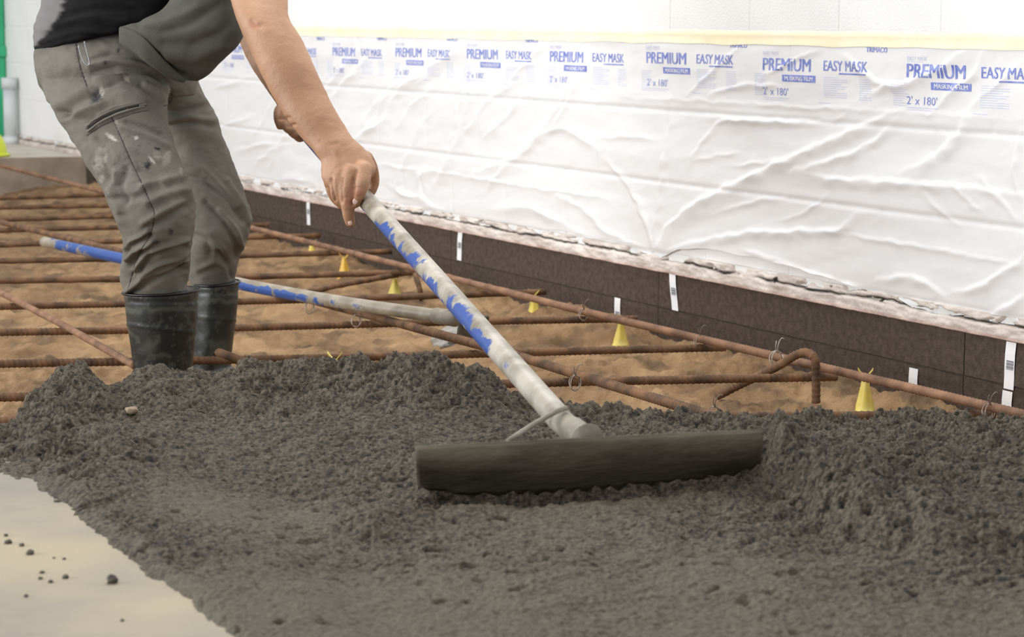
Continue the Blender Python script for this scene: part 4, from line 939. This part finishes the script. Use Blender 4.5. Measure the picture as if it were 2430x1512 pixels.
for nm, pts, r_, lf, mm in (('seam', [(265, 280), (285, 322), (305, 370), (322, 405), (338, 440), (356, 480), (366, 505), (362, 540), (350, 570), (335, 592), (322, 622), (312, 655), (304, 688)], 0.0009, 0.0002, 'stitch'),
        ('seam', [(180, 104), (184, 130), (192, 165), (206, 205)], 0.0009, 0.0002, 'stitch'), ('seam', [(404, 215), (408, 232), (402, 245), (388, 252)], 0.0009, 0.0002, 'stitch'),
        ('pocket_zip', [(205, 300), (235, 277), (272, 260), (312, 249), (342, 243)], 0.0024, 0.0004, 'piping'), ('pocket_zip', [(208, 312), (238, 290), (275, 272), (315, 259), (343, 253)], 0.0024, 0.0004, 'piping'),
        ('zip_track', [(206, 306), (236, 283), (273, 266), (313, 254), (344, 248)], 0.0008, 0.0012, 'stitch'), ('pocket_edge', [(206, 322), (240, 300), (278, 283), (322, 268), (352, 262)], 0.0008, 0.0002, 'stitch')):
    P = on_surf(trousers, pts, lf)
    if len(P) > 2: tube(nm, P, r_, M[mm], trousers, n=8)
def nail(px, py, rx, rz, tilt):
    p = surf(body, px, py, 0.0003)
    if p is None: return
    bm = bmesh.new(); bmesh.ops.create_uvsphere(bm, u_segments=14, v_segments=8, radius=1); bmesh.ops.scale(bm, vec=(rx, 0.0016, rz), verts=bm.verts[:])
    o = bm_obj('fingernail', bm, M['nail'], body, True); o.location = p; o.rotation_euler = (0.15, tilt, 0)
nail(843, 478, 0.0058, 0.0068, 0.25); nail(831, 529, 0.0048, 0.0058, -0.1)
P = on_surf(trousers, [(328, 250), (338, 247), (346, 246)], 0.003, 4)
if len(P) > 2: tube('zip_slider', P, 0.0035, M['piping'], trousers, n=8)
# --- shirt, hanging grey front, waistband clip
torso = loft([(92, 127, 432, 52, 5.37, .150), (84, 116, 450, 44, 5.365, .170), (82, 70, 490, 10, 5.365, .172), (94, 25, 540, -30, 5.36, .170), (106, -10, 560, -60, 5.36, .170), (150, -110, 600, -160, 5.37, .178), (250, -230, 640, -260, 5.38, .185), (380, -320, 640, -330, 5.39, .17), (480, -370, 620, -370, 5.40, .10)], nr=40, p=2.2)
slv1 = loft([(455, -345, 650, -340, 5.29, .095), (480, -250, 678, -260, 5.25, .088), (500, -170, 690, -185, 5.20, .080)], nr=28)
slv2 = loft([(420, -300, 600, -300, 5.72, .09), (450, -200, 625, -210, 5.74, .08), (480, -110, 640, -125, 5.75, .072)], nr=28)
def shirt_fn(co, no, px, py, fr_):
    d = 0.004*fbm(co[:, 0]*8, co[:, 2]*16, 3, 370) + 0.0012*fbm(co[:, 0]*30, co[:, 2]*60, 2, 372)
    for wd, am, pts in ((6, .004, [(95, 100), (180, 72), (280, 78)]), (5, -.005, [(100, 84), (180, 62), (285, 70)]), (7, .005, [(130, 60), (200, 40), (300, 50)]), (7, -.005, [(150, 40), (230, 20), (330, 25)]),
                        (3, -.003, [(88, 112), (140, 96), (200, 84), (285, 94)])):
        d = d + am*np.exp(-(polydist(px, py, pts)/wd)**2)*fr_
    edge = np.interp(py, [-60, 0, 20, 40, 60, 80, 100, 130], [155, 150, 148, 138, 122, 105, 92, 60]) + 9*perlin(px*0+3, py/9, 375)
    al = sstep(8, -8, px-edge)*0.9
    col = np.tile(np.array([[.20, .185, .185]]), (len(px), 1))
    return d, np.concatenate([col, al[:, None]], 1)
shirt = fuse('shirt', [torso, slv1, slv2], 0.006, M['shirt'], man, 5, shirt_fn); shirt['label'] = 'black shirt with a pale grey back'
flapm = loft([(450, -200, 600, -200, 5.28, .05), (425, -90, 566, -90, 5.24, .055), (402, 0, 552, 3, 5.20, .060), (350, 42, 573, 46, 5.19, .066), (296, 60, 580, 76, 5.18, .066), (283, 80, 568, 104, 5.18, .062), (290, 110, 545, 130, 5.18, .054), (332, 138, 520, 154, 5.19, .042), (374, 166, 498, 176, 5.20, .030), (418, 190, 470, 195, 5.21, .012)], nr=40, p=2.3)
def flap_fn(co, no, px, py, fr_):
    d = 0.003*fbm(co[:, 0]*9, co[:, 2]*9, 3, 380)
    for wd, am, pts in ((9, -.008, [(300, 72), (345, 100), (385, 135), (430, 180)]), (6, .006, [(292, 66), (340, 88), (380, 120), (425, 170)]), (12, -.007, [(330, 60), (380, 75), (440, 60), (520, 10)]),
                        (14, .007, [(345, 52), (400, 50), (470, 20)]), (12, -.006, [(390, 105), (450, 110), (520, 80), (560, 40)]), (14, .006, [(400, 130), (460, 140), (530, 110)]), (4, -.004, [(345, 110), (390, 150), (440, 186)]), (9, .005, [(310, 95), (350, 122)])):
        d = d + am*np.exp(-(polydist(px, py, pts)/wd)**2)*fr_
    return d, None
flap = fuse('shirt_front', [flapm], 0.0048, M['flap'], man, 4, flap_fn); flap['label'] = 'grey-green loose shirt front hanging from the chest'
hemm = loft([(283, 62, 284, 104, 5.155, .012), (300, 66, 300, 114, 5.145, .016), (326, 76, 322, 128, 5.135, .018), (352, 98, 344, 146, 5.13, .018), (384, 132, 372, 166, 5.14, .016), (414, 165, 402, 186, 5.16, .013), (444, 188, 436, 198, 5.18, .006)], nr=24, p=3.0)
hem = fuse('shirt_hem', [hemm], 0.003, M['flap'], man, 2, None)
hip = [(186, 108), (191, 128), (199, 148), (206, 156), (212, 153), (210, 138), (204, 116), (200, 98)]
tube('wire_clip', catmull([at_Y(x, y, 5.165 + 0.0*(y-100)/50)-foot for x, y in hip], 4), 0.0014, M['steel'], man, n=8)
# --- boots
def boot(secs, toe, lab, w_):
    ft = loft(toe, nr=24)
    def fn(co, no, px, py, fr_):
        d = 0.0016*fbm(co[:, 0]*14, co[:, 2]*14, 3, 390)
        x0 = secs[0][0]; 
        d -= 0.0015*np.exp(-((py-(secs[0][1]+24))/3)**2)
        d += 0.0018*np.exp(-((py-(secs[0][1]+78+0.12*(px-x0)))/2.2)**2)
        a = np.clip(0.55*np.exp(-((py-(secs[0][1]+42+10*perlin(px/22, px*0, 391)))/4)**2) + 0.7*(perlin(px/5, py/5, 395) > .6) + 0.35*sstep(0.1, 0.6, fbm(px/26, py/26, 3, 396)) + 0.5*np.exp(-(((px-x0-62)/16)**2+((py-820)/16)**2)), 0, 0.45)
        return d, np.concatenate([np.tile([[.11, .115, .095]], (len(px), 1)), a[:, None]], 1)
    b = fuse('boot', [loft(secs, nr=32), ft], 0.0045, M['rubber'], man, 3, fn); b['label'] = lab
    # rolled rim round the boot top
    s = secs[0]; L = at_Y(s[0]-1, s[1]+2, s[4]); R = at_Y(s[2]+1, s[3]+2, s[4]); c = (L+R)/2; a = (R-L)/2
    ring = [c + a*math.cos(t) + Vector((0, s[5]*1.02, 0))*math.sin(t) - foot for t in np.linspace(0, 2*math.pi, 40)]
    r_ = tube('boot_rim', ring, 0.0032, M['rubber'], man, n=8)
boot([(293, 692, 471, 686, 5.19, .080), (296, 720, 470, 716, 5.19, .079), (302, 770, 467, 768, 5.19, .076), (311, 830, 461, 830, 5.19, .070), (318, 880, 456, 880, 5.19, .066), (318, 930, 458, 930, 5.18, .066), (320, 962, 460, 962, 5.18, .062)],
     [(325, 905, 425, 905, 5.20, .04), (330, 925, 520, 935, 5.10, .06), (330, 952, 545, 955, 5.06, .062), (335, 968, 545, 968, 5.06, .058)], 'near dark rubber boot smeared with concrete', 0)
boot([(463, 672, 567, 667, 5.53, .066), (462, 705, 565, 702, 5.53, .066), (461, 760, 560, 760, 5.53, .064), (458, 820, 552, 820, 5.53, .060), (456, 865, 547, 865, 5.53, .058), (455, 900, 548, 900, 5.53, .058), (455, 912, 550, 912, 5.53, .056)],
     [(460, 868, 540, 868, 5.53, .04), (462, 885, 600, 890, 5.50, .05), (462, 905, 615, 905, 5.48, .052), (465, 914, 615, 914, 5.48, .05)], 'far dark rubber boot, cleaner and darker', 0)
tag(man, 'person in grey work trousers and rubber boots bending over the rake', 'person')
